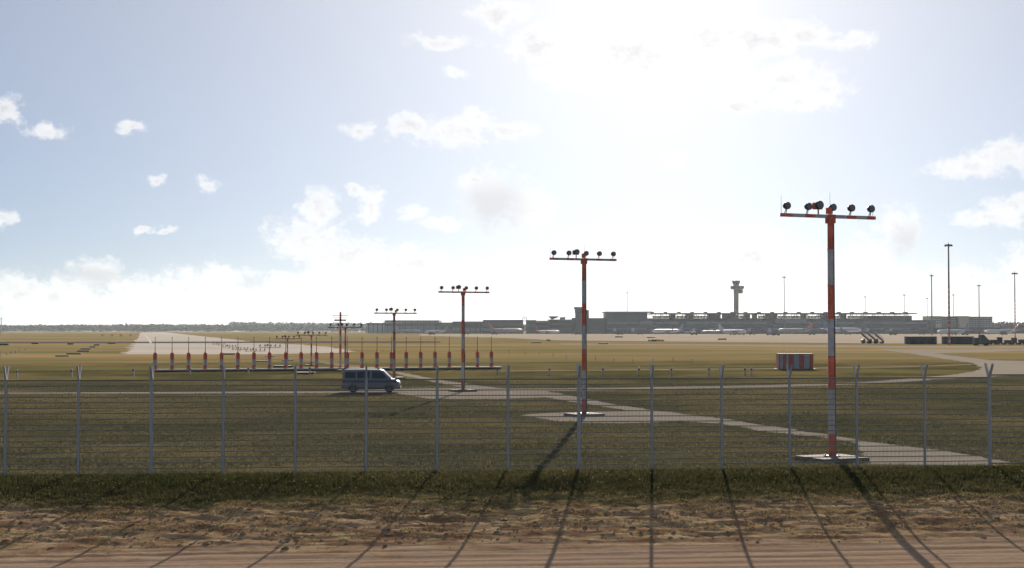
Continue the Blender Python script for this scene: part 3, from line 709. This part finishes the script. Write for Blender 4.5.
for (p0, p1) in ((672,677),(689,694.5),(711,722),(726,737),(748,752),(756.5,759),(770,779.5),(806,809),(826,832),(846,849)):
    tb('plant_room', p0, p1, 314.01, 318.19, 14, 40, FDARK)
for (p0, p1) in ((654,671),(677.5,688.5),(695,710.5),(737.5,747.5),(760,769),(780,805.5),(810,825),(833,845),(850,871)):
    n = max(2, int((p1-p0)/3))
    for j in range(n): tb('clerestory_pane', p0 + (p1-p0)*j/n + .12, p0 + (p1-p0)*(j+1)/n - .12, 315.6, 318.0, 16, 16.4, FROOF)  # opaque panes; bright sky seen through is put into their pale colour
for (ya, yb, m_) in ((322.2, 323.6, FCLAD), (325.2, 327.0, FGLASS), (328.2, 329.4, FCLAD), (330.6, 333.0, FGLASS)):
    n = 40
    for j in range(n):
        if (j * 7 + int(ya)) % 11 == 0: continue
        p0 = 607 + 320*j/n; tb('window_band', p0 + .2, p0 + 320/n - .2, ya, yb, -.4, -.02, m_)
for j, px in enumerate((612, 630, 668, 690, 708, 745, 765, 790, 826, 862, 885)):
    q = MB(); q.bx(lx(px), lx(px+3), -24, -.5, 3.5, 7.5); jb = q.build('jet_bridge', FLIGHT, term)
    q = MB(); q.tube((lx(px+1.5), -20, 0), (lx(px+1.5), -20, 3.5), .5, n=6); q.build('leg', FDARK, jb)
for (p0, p1, ya, yb) in ((775,806,319.4,323.4),(828,836,320.4,326),(640,652,321.5,325)): tb('glazed_bay', p0, p1, ya, yb, -3, -.45, FCLAD)
# control tower
Y = 2400; k = 1/pm(Y); f = at(736.3, HOR, Y); zz = lambda y: at(512, y, Y).z
tw = thing('control_tower', 'tall slender control tower with a flared cab above the terminal', 'control tower', (f.x, Y, 0), 0)
TC = mat('tower concrete', (.20, .19, .18), .8, var=.12, scale=.1)
def ngon(r, z, n=8, ox=0): return [(ox + r*math.cos(2*math.pi*(i+.5)/n), r*math.sin(2*math.pi*(i+.5)/n), z) for i in range(n)]
q = MB(); q.rings([ngon(2.55*k, 0), ngon(2.45*k, zz(284.5))]); q.build('shaft', TC, tw)
q = MB(); q.rings([ngon(5.4*k, zz(289.4), ox=1.1*k), ngon(6.9*k, zz(288.6), ox=1.1*k), ngon(6.9*k, zz(286), ox=1.1*k)]); pf = q.build('platform', TC, tw)
for i in range(8):
    a1 = 2*math.pi*i/8; q = MB(); q.box((1.1*k + 6.42*k*math.cos(a1), 6.42*k*math.sin(a1), zz(287.3)), (.4, 4.4*k, .9*k), rz=a1); q.build('window', FGLASS, pf)
q = MB(); q.rings([ngon(2.3*k, zz(293.4), ox=4.0*k), ngon(2.9*k, zz(292.6), ox=4.0*k), ngon(2.9*k, zz(289.6), ox=4.0*k)]); q.build('lower_cabin', TC, tw)
q = MB(); q.rings([ngon(2.9*k, zz(285.9)), ngon(3.0*k, zz(284.4))]); q.build('neck', TC, tw)
q = MB(); q.rings([ngon(3.0*k, zz(284.3)), ngon(3.9*k, zz(281.6))]); cab = q.build('cab', FGLASS, tw)
for i in range(8):
    a1 = 2*math.pi*(i+.5)/8; q = MB(); q.tube((3.0*k*math.cos(a1), 3.0*k*math.sin(a1), zz(284.3)), (3.92*k*math.cos(a1), 3.92*k*math.sin(a1), zz(281.6)), .35, n=5); q.build('mullion', TC, cab)
q = MB(); q.rings([ngon(4.2*k, zz(281.6)), ngon(4.1*k, zz(280.6)), ngon(1.2*k, zz(280.2))]); q.build('cab_roof', TC, tw)
q = MB(); q.tube((0,0,zz(280.3)), (0,0,zz(278.6)), .25, n=5); q.build('aerial', FDARK, tw)
# blocks at the right
Y = 2100; zz = lambda y: at(512, y, Y).z
def facade(t, w, y0, y1, rows, cols, m_):
    for r_ in range(rows):
        for c_ in range(cols):
            za = zz(y1) + (zz(y0)-zz(y1))*(r_+.25)/rows; zb = zz(y1) + (zz(y0)-zz(y1))*(r_+.8)/rows
            q = MB(); q.bx(-w + 2*w*(c_+.12)/cols, -w + 2*w*(c_+.88)/cols, -.15, .2, za, zb); q.build('window', m_, t)
t_, w, _ = bld('office_block', 'office block with pale front, first one right of the terminal', 930.5, 942, 316, Y, 40, FTAN, group=GB); facade(t_, w, 317, 324, 3, 4, FMID)
t_, w, _ = bld('office_block', 'grey office block behind the tallest floodlight mast', 942.3, 959.2, 316.4, Y+10, 40, FMID, group=GB); facade(t_, w, 317.4, 329, 5, 6, FCLAD)
t_, w, _ = bld('office_block', 'windowless tan office block right of the tallest floodlight mast', 959.5, 969.3, 316, Y, 40, FTAN, group=GB)
t_, w, _ = bld('office_block', 'long grey office block with rows of windows at the right', 969.5, 992.5, 316.6, Y+5, 40, FMID, group=GB); facade(t_, w, 317.4, 329.5, 6, 8, FCLAD)
bld('pier_building', 'low dark pier building in front of the right office blocks', 936.5, 1000, 327.6, 1950, 40, FDARK, [(329.5,331,FMID)], group=GB)
bld('pier_building', 'low dark hall at the right edge behind the airliner with red and blue fin', 1000.5, 1060, 326, 2150, 40, FDARK, [(328,330,FMID)], group=GB)

# ------------------------------------------------------------------ floodlight and antenna masts
STEEL = mat('mast steel', (.13, .125, .12), .6, .2)
def mast(x, yt, yb, Y, r, label, head=1, striped=False, name='floodlight_mast'):
    f = at(x, HOR, Y); zt = at(x, yt, Y).z; t = thing(name, label, 'mast', (f.x, Y, 0), 0, 'tall masts on the apron')
    if striped:
        m = MB(); n = 22; zs = zt*.56
        for i in range(n): m.tube((0,0,zs*i/n),(0,0,zs*(i+1)/n), r*(1-.25*i/n), r*(1-.25*(i+1)/n), 8, i % 2, caps=i == 0)
        m.tube((0,0,zs),(0,0,zt), r*.75, r*.55, 8, 2)
        m.build('pole', [RED, WHT, STEEL], t)
    else:
        m = MB(); m.tube((0,0,0),(0,0,zt), r, r*.6, 8); m.build('pole', STEEL, t)
    if head:
        k = 1/pm(Y); q = MB(); q.tube((0,0,zt - .9*k*head), (0,0,zt - .3*k*head), 2.2*k*head, 2.4*k*head, 10); hd = q.build('lamp_ring', STEEL, t)
        for i in range(6):
            a1 = math.pi*i/3; q = MB(); q.box((2.2*k*head*math.cos(a1), 2.2*k*head*math.sin(a1), zt - 1.2*k*head), (.8*k*head, .8*k*head, .6*k*head)); q.build('floodlight', DARK, hd)
    q = MB(); q.tube((0,0,zt), (0,0,zt + 1.5/pm(Y)), r*.25, n=5); q.build('spike', STEEL, t)
mast(627.3, 292, 333, 1940, .5, 'thin pole rising from the left end of the terminal roof', .4)
mast(479.3, 312.5, 333, 2050, .35, 'thin short pole right of the third approach mast', 0)
mast(784.4, 276.5, 333, 1900, .65, 'thin floodlight mast between the control tower and the nearest approach mast', .75)
mast(865.4, 296.5, 333, 1950, .42, 'short thin mast over the terminal, first right of the nearest approach mast', .5)
mast(904.4, 294.5, 333, 1900, .5, 'short thin mast over the right end of the terminal', .6)
mast(927.4, 298, 333, 1980, .42, 'faint thin mast left of the two tallest right floodlight masts', .5)
mast(932, 275, 333, 1500, .75, 'tall floodlight mast left of the tallest striped one', .8)
mast(949.2, 244, 345.4, 515, .40, 'tallest floodlight mast with red and white striped lower half', 1.6, True)
mast(953.6, 294.5, 333, 1850, .45, 'short thin mast right beside the tallest striped floodlight mast', .5)
mast(979.3, 285, 336, 1280, .55, 'floodlight mast between the striped mast and the rightmost one', .8)
mast(1015.2, 272.5, 345, 700, .33, 'floodlight mast with striped foot nearest the right edge', 1.2, True)
mast(1.2, 318.5, 334, 1600, .6, 'thin red and white mast at the far left edge before the wood', .4, True)

# ------------------------------------------------------------------ airliners
AW = mat('airliner white', (.52, .54, .57), .5); AG = mat('airliner grey', (.22, .235, .27), .5); AE = mat('engine grey', (.16, .16, .18), .4)
def airliner(x, ybase, Y, head, L, label, finm, fusm=AW, wing=True):
    f = at(x, HOR, Y); t = thing('airliner', label, 'airliner', (f.x, Y, 0), head, 'airliners parked at the terminal')
    Rf = L*.053; zc = L*.105
    st = [(-.5,.06,.72),(-.46,.22,.62),(-.36,.62,.30),(-.24,.95,.04),(-.1,1,0),(.2,1,0),(.36,1,0),(.43,.86,-.06),(.475,.55,-.16),(.495,.22,-.25),(.5,.05,-.27)]
    q = MB(); q.rings([[(L*s_, Rf*rr*math.cos(2*math.pi*i/16), zc + Rf*oz + Rf*rr*math.sin(2*math.pi*i/16)) for i in range(16)] for s_, rr, oz in st]); fu = q.build('fuselage', fusm, t, smooth=True)
    for k in (-1, 1):
        q = MB(); q.bx(-L*.30, L*.38, k*Rf*1.002 - .03, k*Rf*1.002 + .03, zc + Rf*.12, zc + Rf*.30); q.build('window_line', FGLASS, fu)
        z = zc - Rf*.55
        pl = [(L*.10, k*Rf*.6, z), (-L*.08, k*Rf*.6, z), (-L*.16, k*L*.46, z + L*.045), (-L*.12, k*L*.46, z + L*.045)]
        q = MB(); q.rings([pl, [(a, b, c + L*.012) for a, b, c in pl]]); wg = q.build('wing', AG, t)
        q = MB(); q.prism([(-L*.165, z + L*.045), (-L*.12, z + L*.05), (-L*.155, z + L*.105), (-L*.175, z + L*.105)], 1, k*L*.459, k*L*.464); q.build('winglet', finm, wg)
        q = MB(); q.rings([[(L*s_, k*L*.155 + L*r_*math.cos(2*math.pi*i/12), z - L*.028 + L*r_*math.sin(2*math.pi*i/12)) for i in range(12)] for s_, r_ in ((-.035,.016),(.0,.027),(.07,.030),(.085,.027))]); q.build('engine', AE, t)
        pl = [(-L*.38, k*Rf*.3, zc + Rf*.4), (-L*.46, k*Rf*.2, zc + Rf*.4), (-L*.50, k*L*.165, zc + Rf*.6), (-L*.465, k*L*.165, zc + Rf*.6)]
        q = MB(); q.rings([pl, [(a, b, c + L*.007) for a, b, c in pl]]); q.build('tailplane', AG, t)
        q = MB(); q.tube((-L*.03, k*L*.08, 0), (-L*.03, k*L*.08, z), L*.016, L*.008, 8); q.build('main_gear', DARK, t)
    q = MB(); q.prism([(-L*.34, zc + Rf*.8), (-L*.475, zc + Rf*.7), (-L*.525, zc + L*.225), (-L*.465, zc + L*.225)], 1, -L*.008, L*.008); q.build('fin', finm, t)
    q = MB(); q.tube((L*.38, 0, 0), (L*.38, 0, zc - Rf*.8), L*.012, L*.007, 8); q.build('nose_gear', DARK, t)
    return t
TR = mat('red tail', (.33, .06, .07), .5); TB = mat('blue tail', (.04, .08, .26), .4); TLB = mat('light blue tail', (.15, .35, .5), .4)
airliner(548, 334, 1880, R(8), 30, 'white airliner with red tail parked left of the small tower', TR)
airliner(506, 334, 1950, R(4), 44, 'grey airliner with red fin parked right of the third approach mast', TR, AG)
airliner(667.5, 334, 1850, R(176), 38, 'white airliner parked facing left before the terminal, left of the long pale wing', AG)
airliner(689, 334, 1950, R(20), 20, 'small white jet parked right behind the left facing airliner', AG)
airliner(712, 334, 1900, R(174), 28, 'grey airliner parked left of the one with the tall pale fin', AG, AG)
airliner(733, 335, 1500, R(28), 34, 'white airliner with tall pale fin below the control tower', AW)
airliner(795, 334, 1880, R(182), 44, 'pale airliner with small red tail left of the nearest approach mast', TR, AG)
airliner(842, 334, 1850, R(4), 50, 'white airliner with blue tail partly hidden by the nearest approach mast', TB)
airliner(953, 335, 1450, R(200), 36, 'white airliner with its nose left of the striped floodlight mast', AG)
airliner(1002, 334, 1600, R(170), 36, 'airliner with red and blue fin parked at the right edge', TR)
airliner(436, 334, 2000, R(186), 30, 'white airliner parked before the low hangar wing, left of the third approach mast', AG)
airliner(408, 334, 2050, R(3), 34, 'grey airliner parked before the large grey hangar', AG, AG)

# ------------------------------------------------------------------ apron vehicles and containers
for i, x in enumerate((866, 872.6, 879)):
    f = gp(x, 343.4); t = thing('passenger_stairs', f'mobile passenger stairs truck on the apron, {ORD[i]} from the left of three', 'stairs truck', f, R(6), 'stairs trucks on the apron')
    q = MB(); q.bx(-1.6, 1.6, -1, 1, .35, .75); q.build('chassis', DARK, t)
    q = MB(); q.prism([(-1.75,.7),(-.6,.7),(-.6,1.7),(-1.2,1.75),(-1.7,1.25)], 1, -.95, .95); cb = q.build('cab', FDARK, t)
    q = MB(); q.prism([(-1.74,1.28),(-1.68,1.28),(-1.22,1.70),(-1.28,1.70)], 1, -.8, .8); q.build('windscreen', FGLASS, cb)
    q = MB(); q.prism([(1.7,.6),(1.9,.9),(-1.3,3.6),(-1.6,3.6),(-1.6,3.3)], 1, -.7, .7); q.build('stair_flight', FMID, t)
    q = MB(); q.bx(-2.3, -1.3, -.75, .75, 3.55, 3.7); q.build('top_platform', FMID, t)
    for k in (-1, 1):
        q = MB(); q.tube((1.8, k*.7, 1.7), (-1.4, k*.7, 4.4), .06, n=5); q.tube((-1.4, k*.7, 4.4), (-2.3, k*.7, 4.4), .06, n=5); q.build('handrail', GALV, t)
        for xx in (-1.1, 1.1): q = MB(); q.tube((xx, k*.8, .38), (xx, k*1.02, .38), .38, n=12); q.build('wheel', TYRE, t)
CT = mat('container dark blue', (.045, .055, .075), .6, var=.2, scale=.6)
for (x0, x1, lab) in ((906, 937, 'long row of dark ribbed cargo containers, left of the striped floodlight mast'), (943.4, 974, 'long row of dark ribbed cargo containers behind the foot of the striped floodlight mast')):
    a, b_ = gp(x0, 344.2), gp(x1, 344.2); w_ = b_.x - a.x; h = at(x0, 336.4, a.y).z
    t = thing('container_row', lab, 'containers', ((a.x+b_.x)/2, a.y, 0), 0, 'cargo containers on the apron')
    n = 7
    for j in range(n):
        u0, u1 = -w_/2 + w_*j/n + .04, -w_/2 + w_*(j+1)/n - .04
        q = MB(); q.bx(u0, u1, 0, 2.4, .12, h); bo = q.build('container', CT, t)
        for r_ in range(5):
            xx = u0 + (u1-u0)*(r_+.5)/5; q = MB(); q.bx(xx - .06, xx + .06, -.07, .0, .2, h - .08); q.build('rib', FDARK, bo)
    q = MB(); q.bx(-w_/2, w_/2, .1, 2.3, 0, .119); q.build('pallet_base', DARK, t)
f = gp(981, 345.6); t = thing('loader_truck', 'dark high loader truck on the apron right of the container rows', 'truck', f, R(5))
q = MB(); q.bx(-2.6, 2.6, -1.1, 1.1, .5, 1.0); q.build('chassis', DARK, t)
q = MB(); q.bx(-2.5, -.9, -1.1, 1.1, 1.0, 2.6); cb = q.build('cab', FDARK, t)
q = MB(); q.bx(-2.3, -1.1, -1.13, -1.09, 1.7, 2.4); q.build('side_window', FGLASS, cb)
q = MB(); q.prism([(-.6,1.0),(2.3,1.0),(2.5,1.6),(.6,3.6),(-.4,3.6)], 1, -1, 1); q.build('lift_box', FMID, t)
for xx in (-1.7, 1.7):
    for k in (-1, 1): q = MB(); q.tube((xx, k*.8, .45), (xx, k*1.12, .45), .45, n=12); q.build('wheel', TYRE, t)
for i, x in enumerate((993, 1000.5, 1007.5, 1015, 1022)):
    f = gp(x, 344.6); t = thing('baggage_cart', f'low dark baggage cart at the right edge of the apron, {ORD[i]} from the left', 'baggage cart', f, 0, 'baggage carts on the apron')
    hh = (1.7, 2.6, 1.6, 2.4, 1.8)[i]
    q = MB(); q.bx(-1.2, 1.2, -.8, .8, .4, .6); q.build('deck', DARK, t)
    q = MB(); q.bx(-1.1, .5 if i % 2 else 1.1, -.7, .7, .61, hh); q.build('load', FDARK, t)
    q = MB(); q.bx(1.2, 1.9, -.05, .05, .42, .5); q.build('drawbar', DARK, t)
    for xx in (-.8, .8):
        for k in (-1, 1): q = MB(); q.tube((xx, k*.6, .25), (xx, k*.82, .25), .25, n=10); q.build('wheel', TYRE, t)
SV = [(733,334.8,'dark service truck under the airliner with the tall pale fin'),(741.5,335,'dark service truck at the nose of the airliner with the tall pale fin'),(776,335.6,'dark fuel truck on the apron left of the nearest approach mast'),(770,335.3,'dark service truck at the left of the fuel truck'),(922,334.8,'dark service truck before the right end of the terminal'),(965,335.2,'dark service truck right of the striped floodlight mast'),(466,334.6,'small dark service truck beside the third approach mast'),(494.5,334.7,'small dark service truck under the grey airliner with red fin'),(620,334.9,'service truck below the left end of the terminal'),(640,334.6,'service truck left of the left facing white airliner'),(694,335.1,'service truck on the apron below the small white jet'),(752,334.9,'service truck under the terminal right of the control tower'),(812,335,'service truck just left of the nearest approach mast on the apron'),(848,334.8,'service truck just right of the nearest approach mast on the apron'),(893,335.2,'service truck right of the three stairs trucks'),(578,334.8,'service truck at the foot of the small tower'),(432,334.9,'service truck before the low hangar wing'),(1004,334.9,'service truck under the airliner with red and blue fin')]
for (x, yb, lab) in SV:
    f = gp(x, yb); t = thing('service_truck', lab, 'truck', f, random.uniform(-.3, .3), 'service trucks on the apron')
    q = MB(); q.bx(-3.4, 3.4, -1.2, 1.2, .6, 1.1); q.build('chassis', DARK, t)
    q = MB(); q.prism([(1.8,1.1),(3.4,1.1),(3.4,1.9),(3.0,2.8),(1.8,2.8)], 1, -1.2, 1.2); q.build('cab', FMID, t)
    q = MB(); q.bx(-3.4, 1.6, -1.2, 1.2, 1.11, 3.0); q.build('cargo_box', FDARK, t)
    for xx in (-2.3, 2.4):
        for k in (-1, 1): q = MB(); q.tube((xx, k*.9, .5), (xx, k*1.22, .5), .5, n=12); q.build('wheel', TYRE, t)

# ------------------------------------------------------------------ woods on the horizon
def wood(name, spans, seed):
    r = np.random.default_rng(seed); V = []; Fc = []
    for (x0, x1, Y0, Y1, h, hill, n) in spans:
        px = r.uniform(x0, x1, n); Yd = r.uniform(Y0, Y1, n); X = (px - 512) / F * Yd
        for i in range(n):
            fr = (Yd[i] - Y0) / max(1, Y1 - Y0)
            base = hill * fr + 3 * math.sin(X[i] * .004) * fr; hh = h * r.uniform(.75, 1.25); rad = hh * r.uniform(.28, .45); nl_ = 22
            a = r.uniform(0, 2*math.pi, nl_); u = r.uniform(.05, 1, nl_); rr = rad * np.sqrt(np.clip(1 - (u*1.6 - .6)**2, .05, 1)) * r.uniform(.5, 1.05, nl_)
            cx = X[i] + rr*np.cos(a); cy = Yd[i] + rr*np.sin(a); cz = base + hh*u; s_ = hh * .16
            for j in range(nl_):
                k0 = len(V); d = r.normal(0, 1, (3, 3)) * s_
                for q in range(3): V.append((cx[j] + d[q, 0], cy[j] + d[q, 1], max(0, cz[j] + d[q, 2]*.8)))
                Fc.append((k0, k0+1, k0+2))
    me = bpy.data.meshes.new(name); me.from_pydata(V, [], Fc); o = bpy.data.objects.new(name, me); C.objects.link(o)
    me.materials.append(mat('far foliage', (.022, .032, .026), .9, spec=.1, var=.4, scale=.02)); return tag(o, kind='stuff')
wood('forest', [(-700, 470, 4300, 5600, 15, 5, 8000), (230, 420, 4900, 6000, 19, 12, 1100)], 3)
wood('forest', [(900, 1500, 2700, 3600, 15, 8, 1800), (985, 1400, 2250, 2500, 12, 3, 500), (440, 620, 3200, 3800, 14, 3, 500)], 4)
# distant hill under the wood
q = MB(); q.rings([[(-4500, y, z) for y, z in ((4300,0),(5000,9),(5900,14),(7500,10),(8500,0))], [(-1200, y, z) for y, z in ((4300,0),(5000,8),(5900,15),(7500,12),(8500,0))], [(200, y, z) for y, z in ((4500,0),(5200,6),(6000,18),(7500,14),(8500,0))], [(2600, y, z) for y, z in ((4500,0),(5200,3),(6000,12),(7500,10),(8500,0))]], caps=False)
tag(q.build('hills', MATS['far foliage']), kind='structure')

# ------------------------------------------------------------------ grass, flowers and clods
def inpoly(px, py, poly):
    c = np.zeros(len(px), bool); n = len(poly); j = n - 1
    for i in range(n):
        xi, yi = poly[i]; xj, yj = poly[j]
        c ^= ((yi > py) != (yj > py)) & (px < (xj - xi) * (py - yi) / (yj - yi + 1e-12) + xi); j = i
    return c
def leafmat(name, c1, c2, trans=.35):
    m = bpy.data.materials.new(name); m.use_nodes = True; nt = m.node_tree; nt.nodes.clear()
    g = nt.nodes.new('ShaderNodeNewGeometry'); t = nt.nodes.new('ShaderNodeTexNoise'); t.inputs['Scale'].default_value = .09; t.inputs['Detail'].default_value = 7
    nt.links.new(g.outputs['Position'], t.inputs['Vector'])
    ad = nt.nodes.new('ShaderNodeMath'); ad.operation = 'MULTIPLY_ADD'; ad.inputs[1].default_value = .5; nt.links.new(g.outputs['Random Per Island'], ad.inputs[0])
    mr = nt.nodes.new('ShaderNodeMapRange'); mr.inputs['From Min'].default_value = .55; mr.inputs['From Max'].default_value = .95
    nt.links.new(t.outputs['Fac'], ad.inputs[2]); nt.links.new(ad.outputs[0], mr.inputs['Value'])
    mx = nt.nodes.new('ShaderNodeMix'); mx.data_type = 'RGBA'; mx.inputs['A'].default_value = (*c1, 1); mx.inputs['B'].default_value = (*c2, 1); nt.links.new(mr.outputs[0], mx.inputs['Factor'])
    d = nt.nodes.new('ShaderNodeBsdfDiffuse'); tr = nt.nodes.new('ShaderNodeBsdfTranslucent'); ms = nt.nodes.new('ShaderNodeMixShader'); ms.inputs[0].default_value = trans
    nt.links.new(mx.outputs['Result'], d.inputs[0]); nt.links.new(mx.outputs['Result'], tr.inputs[0]); nt.links.new(d.outputs[0], ms.inputs[1]); nt.links.new(tr.outputs[0], ms.inputs[2])
    o = nt.nodes.new('ShaderNodeOutputMaterial'); nt.links.new(ms.outputs[0], o.inputs[0]); return m
def ground_z_arr(s, t):
    return np.array([gz(a, b) if 0 < b < 20 else 0.0 for a, b in zip(s, t)])
def tufts(name, s, t, h, w, nblade, lean, material):
    n = len(s); fx, fy = fdir.x, fdir.y; z = ground_z_arr(s, t)
    X = FORG.x + fx*s + nrm.x*t; Yw = FORG.y + fy*s + nrm.y*t
    px, py = proj(np.stack([X, Yw, z], 1)); keep = np.ones(n, bool)
    jx = rng.normal(0, 1, n)*60/np.maximum(Yw, 30)*1.6; jy = rng.normal(0, 1, n)*60/np.maximum(Yw, 30)*.55
    for p in PAVED: keep &= ~inpoly(px + jx, py + jy, p)
    X, Yw, z, h, w = X[keep], Yw[keep], z[keep], h[keep], w[keep]; n = len(X)
    V = np.zeros((n, nblade, 3, 3)); 
    for b in range(nblade):
        a = rng.uniform(0, 2*np.pi, n); ca, sa = np.cos(a), np.sin(a); ox = rng.normal(0, .05, n); oy = rng.normal(0, .05, n); ll = rng.normal(0, lean, n)*h; l2 = rng.normal(0, lean, n)*h
        bx, by = X + ox, Yw + oy; ww = w * .5
        V[:, b, 0] = np.stack([bx - ca*ww, by - sa*ww, z - .02], 1); V[:, b, 1] = np.stack([bx + ca*ww, by + sa*ww, z - .02], 1)
        V[:, b, 2] = np.stack([bx + ll, by + l2, z + h*rng.uniform(.55, 1.1, n)], 1)
    V = V.reshape(-1, 3); nf = len(V)//3
    me = bpy.data.meshes.new(name); me.vertices.add(len(V)); me.vertices.foreach_set('co', V.ravel()); me.loops.add(len(V)); me.loops.foreach_set('vertex_index', np.arange(len(V)))
    me.polygons.add(nf); me.polygons.foreach_set('loop_start', np.arange(nf)*3); me.polygons.foreach_set('loop_total', np.full(nf, 3)); me.update(); me.validate()
    o = bpy.data.objects.new(name, me); C.objects.link(o); me.materials.append(material); return tag(o, kind='stuff')
GR = leafmat('grass blades', (.040, .046, .018), (.12, .105, .050)); GR2 = leafmat('meadow blades', (.044, .048, .020), (.135, .112, .054)); ST = leafmat('straw blades', (.20, .14, .065), (.38, .30, .16), .25)
n = 48000; s = rng.uniform(-26, 26, n); tt = rng.triangular(-1.0, 1.8, 9.5, n)
cl = np.array([mnoise.noise(Vector((a*.16, b*.3, 2))) + .5*mnoise.noise(Vector((a*.6, b*.9, 2))) for a, b in zip(s, tt)]); ok = tt + cl*3.6 + rng.normal(0, 1.1, n) < 5.8
s, tt = s[ok], tt[ok]; tufts('grass', s, tt, rng.uniform(.08, .24, len(s))*np.clip(1.25 - tt*.14, .3, 1), rng.uniform(.015, .045, len(s)), 4, .5, GR)
n = 105000; Yq = 54*np.exp(rng.uniform(0, 1.0, n)*math.log(150/54)); s = rng.uniform(-.40, .40, n)*Yq; tt = -(Yq - 54)
clh = np.array([mnoise.noise(Vector((a*.22, b*.3, 6))) for a, b in zip(s, tt)])
tufts('meadow_grass', s, tt, rng.uniform(.05, .20, n)*np.minimum(1, (62/Yq)**1.6)*np.clip(1 + 1.3*clh, .35, 2.2), rng.uniform(.02, .05, n)*(Yq/54), 3, .5, GR2)
n = 15000; s = rng.uniform(-26, 26, n); tt = rng.triangular(3.6, 6.5, 12.5, n)
cl = np.array([mnoise.noise(Vector((a*.5, b*.9, 9))) for a, b in zip(s, tt)]); ok = cl > .06
s, tt = s[ok], tt[ok]; tufts('dry_grass', s, tt, rng.uniform(.03, .10, len(s)), rng.uniform(.015, .04, len(s)), 6, .9, ST)
# yellow flower heads
n = 4500; s = rng.uniform(-26, 26, n); tt = rng.triangular(-26, 2, 6.0, n); cl = np.array([mnoise.noise(Vector((a*.25, b*.4, 4))) for a, b in zip(s, tt)]); ok = cl > rng.uniform(-.25, .5, n)
s, tt = s[ok], tt[ok]; fm = MB(); zg = ground_z_arr(s, tt)
for a, b, z in zip(s, tt, zg):
    p = FORG + fdir*a + nrm*b; r_ = random.uniform(.014, .032); h = z + random.uniform(.12, .26); fm.tube((p.x, p.y, h), (p.x, p.y, h + r_*.8), r_, r_*.7, 5)
tag(fm.build('wild_flowers', leafmat('flower heads', (.50, .43, .07), (.62, .60, .42), .4)), kind='stuff')
# clods and stones on the bank
cm = MB(); ico = [(0,0,1),(.9,0,.3),(.28,.85,.3),(-.72,.53,.3),(-.72,-.53,.3),(.28,-.85,.3),(.6,.4,-.5),(-.2,.7,-.5),(-.8,0,-.5),(-.2,-.7,-.5),(.6,-.4,-.5)]
icf = [(0,1,2),(0,2,3),(0,3,4),(0,4,5),(0,5,1),(1,6,2),(2,7,3),(3,8,4),(4,9,5),(5,10,1),(6,7,2),(7,8,3),(8,9,4),(9,10,5),(10,6,1)]
for _ in range(7000):
    a = random.uniform(-26, 26); b = random.triangular(5.0, 13.0, 8.0)
    if mnoise.noise(Vector((a*.6, b*.8, 3))) < random.uniform(-.5, .35): continue
    p = st2w(a, b); r_ = min(.10, .015 + random.expovariate(1/.017)); n0 = len(cm.v); sx_, sy_, sz_ = random.uniform(.8,1.7), random.uniform(.7,1.3), random.uniform(.45,.9)
    for (x, y, z) in ico:
        j = random.uniform(.75, 1.2); cm.v.append((p.x + x*r_*sx_*j, p.y + y*r_*sy_*j, p.z + z*r_*sz_*j + r_*.1))
    for f_ in icf: cm.face([n0 + i for i in f_])
tag(cm.build('dirt_clods', mat('dry clods', (.34, .23, .14), 1.0, spec=.05, var=.4, scale=1.2)), kind='stuff')

# ------------------------------------------------------------------ haze
hz = MB(); hz.bx(-7500, 7500, -400, 9500, -2.4, 130)
hm = bpy.data.materials.new('haze air'); hm.use_nodes = True; hm.node_tree.nodes.clear()
_v = hm.node_tree.nodes.new('ShaderNodeVolumePrincipled'); _o = hm.node_tree.nodes.new('ShaderNodeOutputMaterial')
_v.inputs['Color'].default_value = (.74, .85, .97, 1); _v.inputs['Density'].default_value = 0.000025; _v.inputs['Anisotropy'].default_value = .3
hm.node_tree.links.new(_v.outputs[0], _o.inputs['Volume'])
haze = hz.build('haze', hm); tag(haze, kind='stuff')
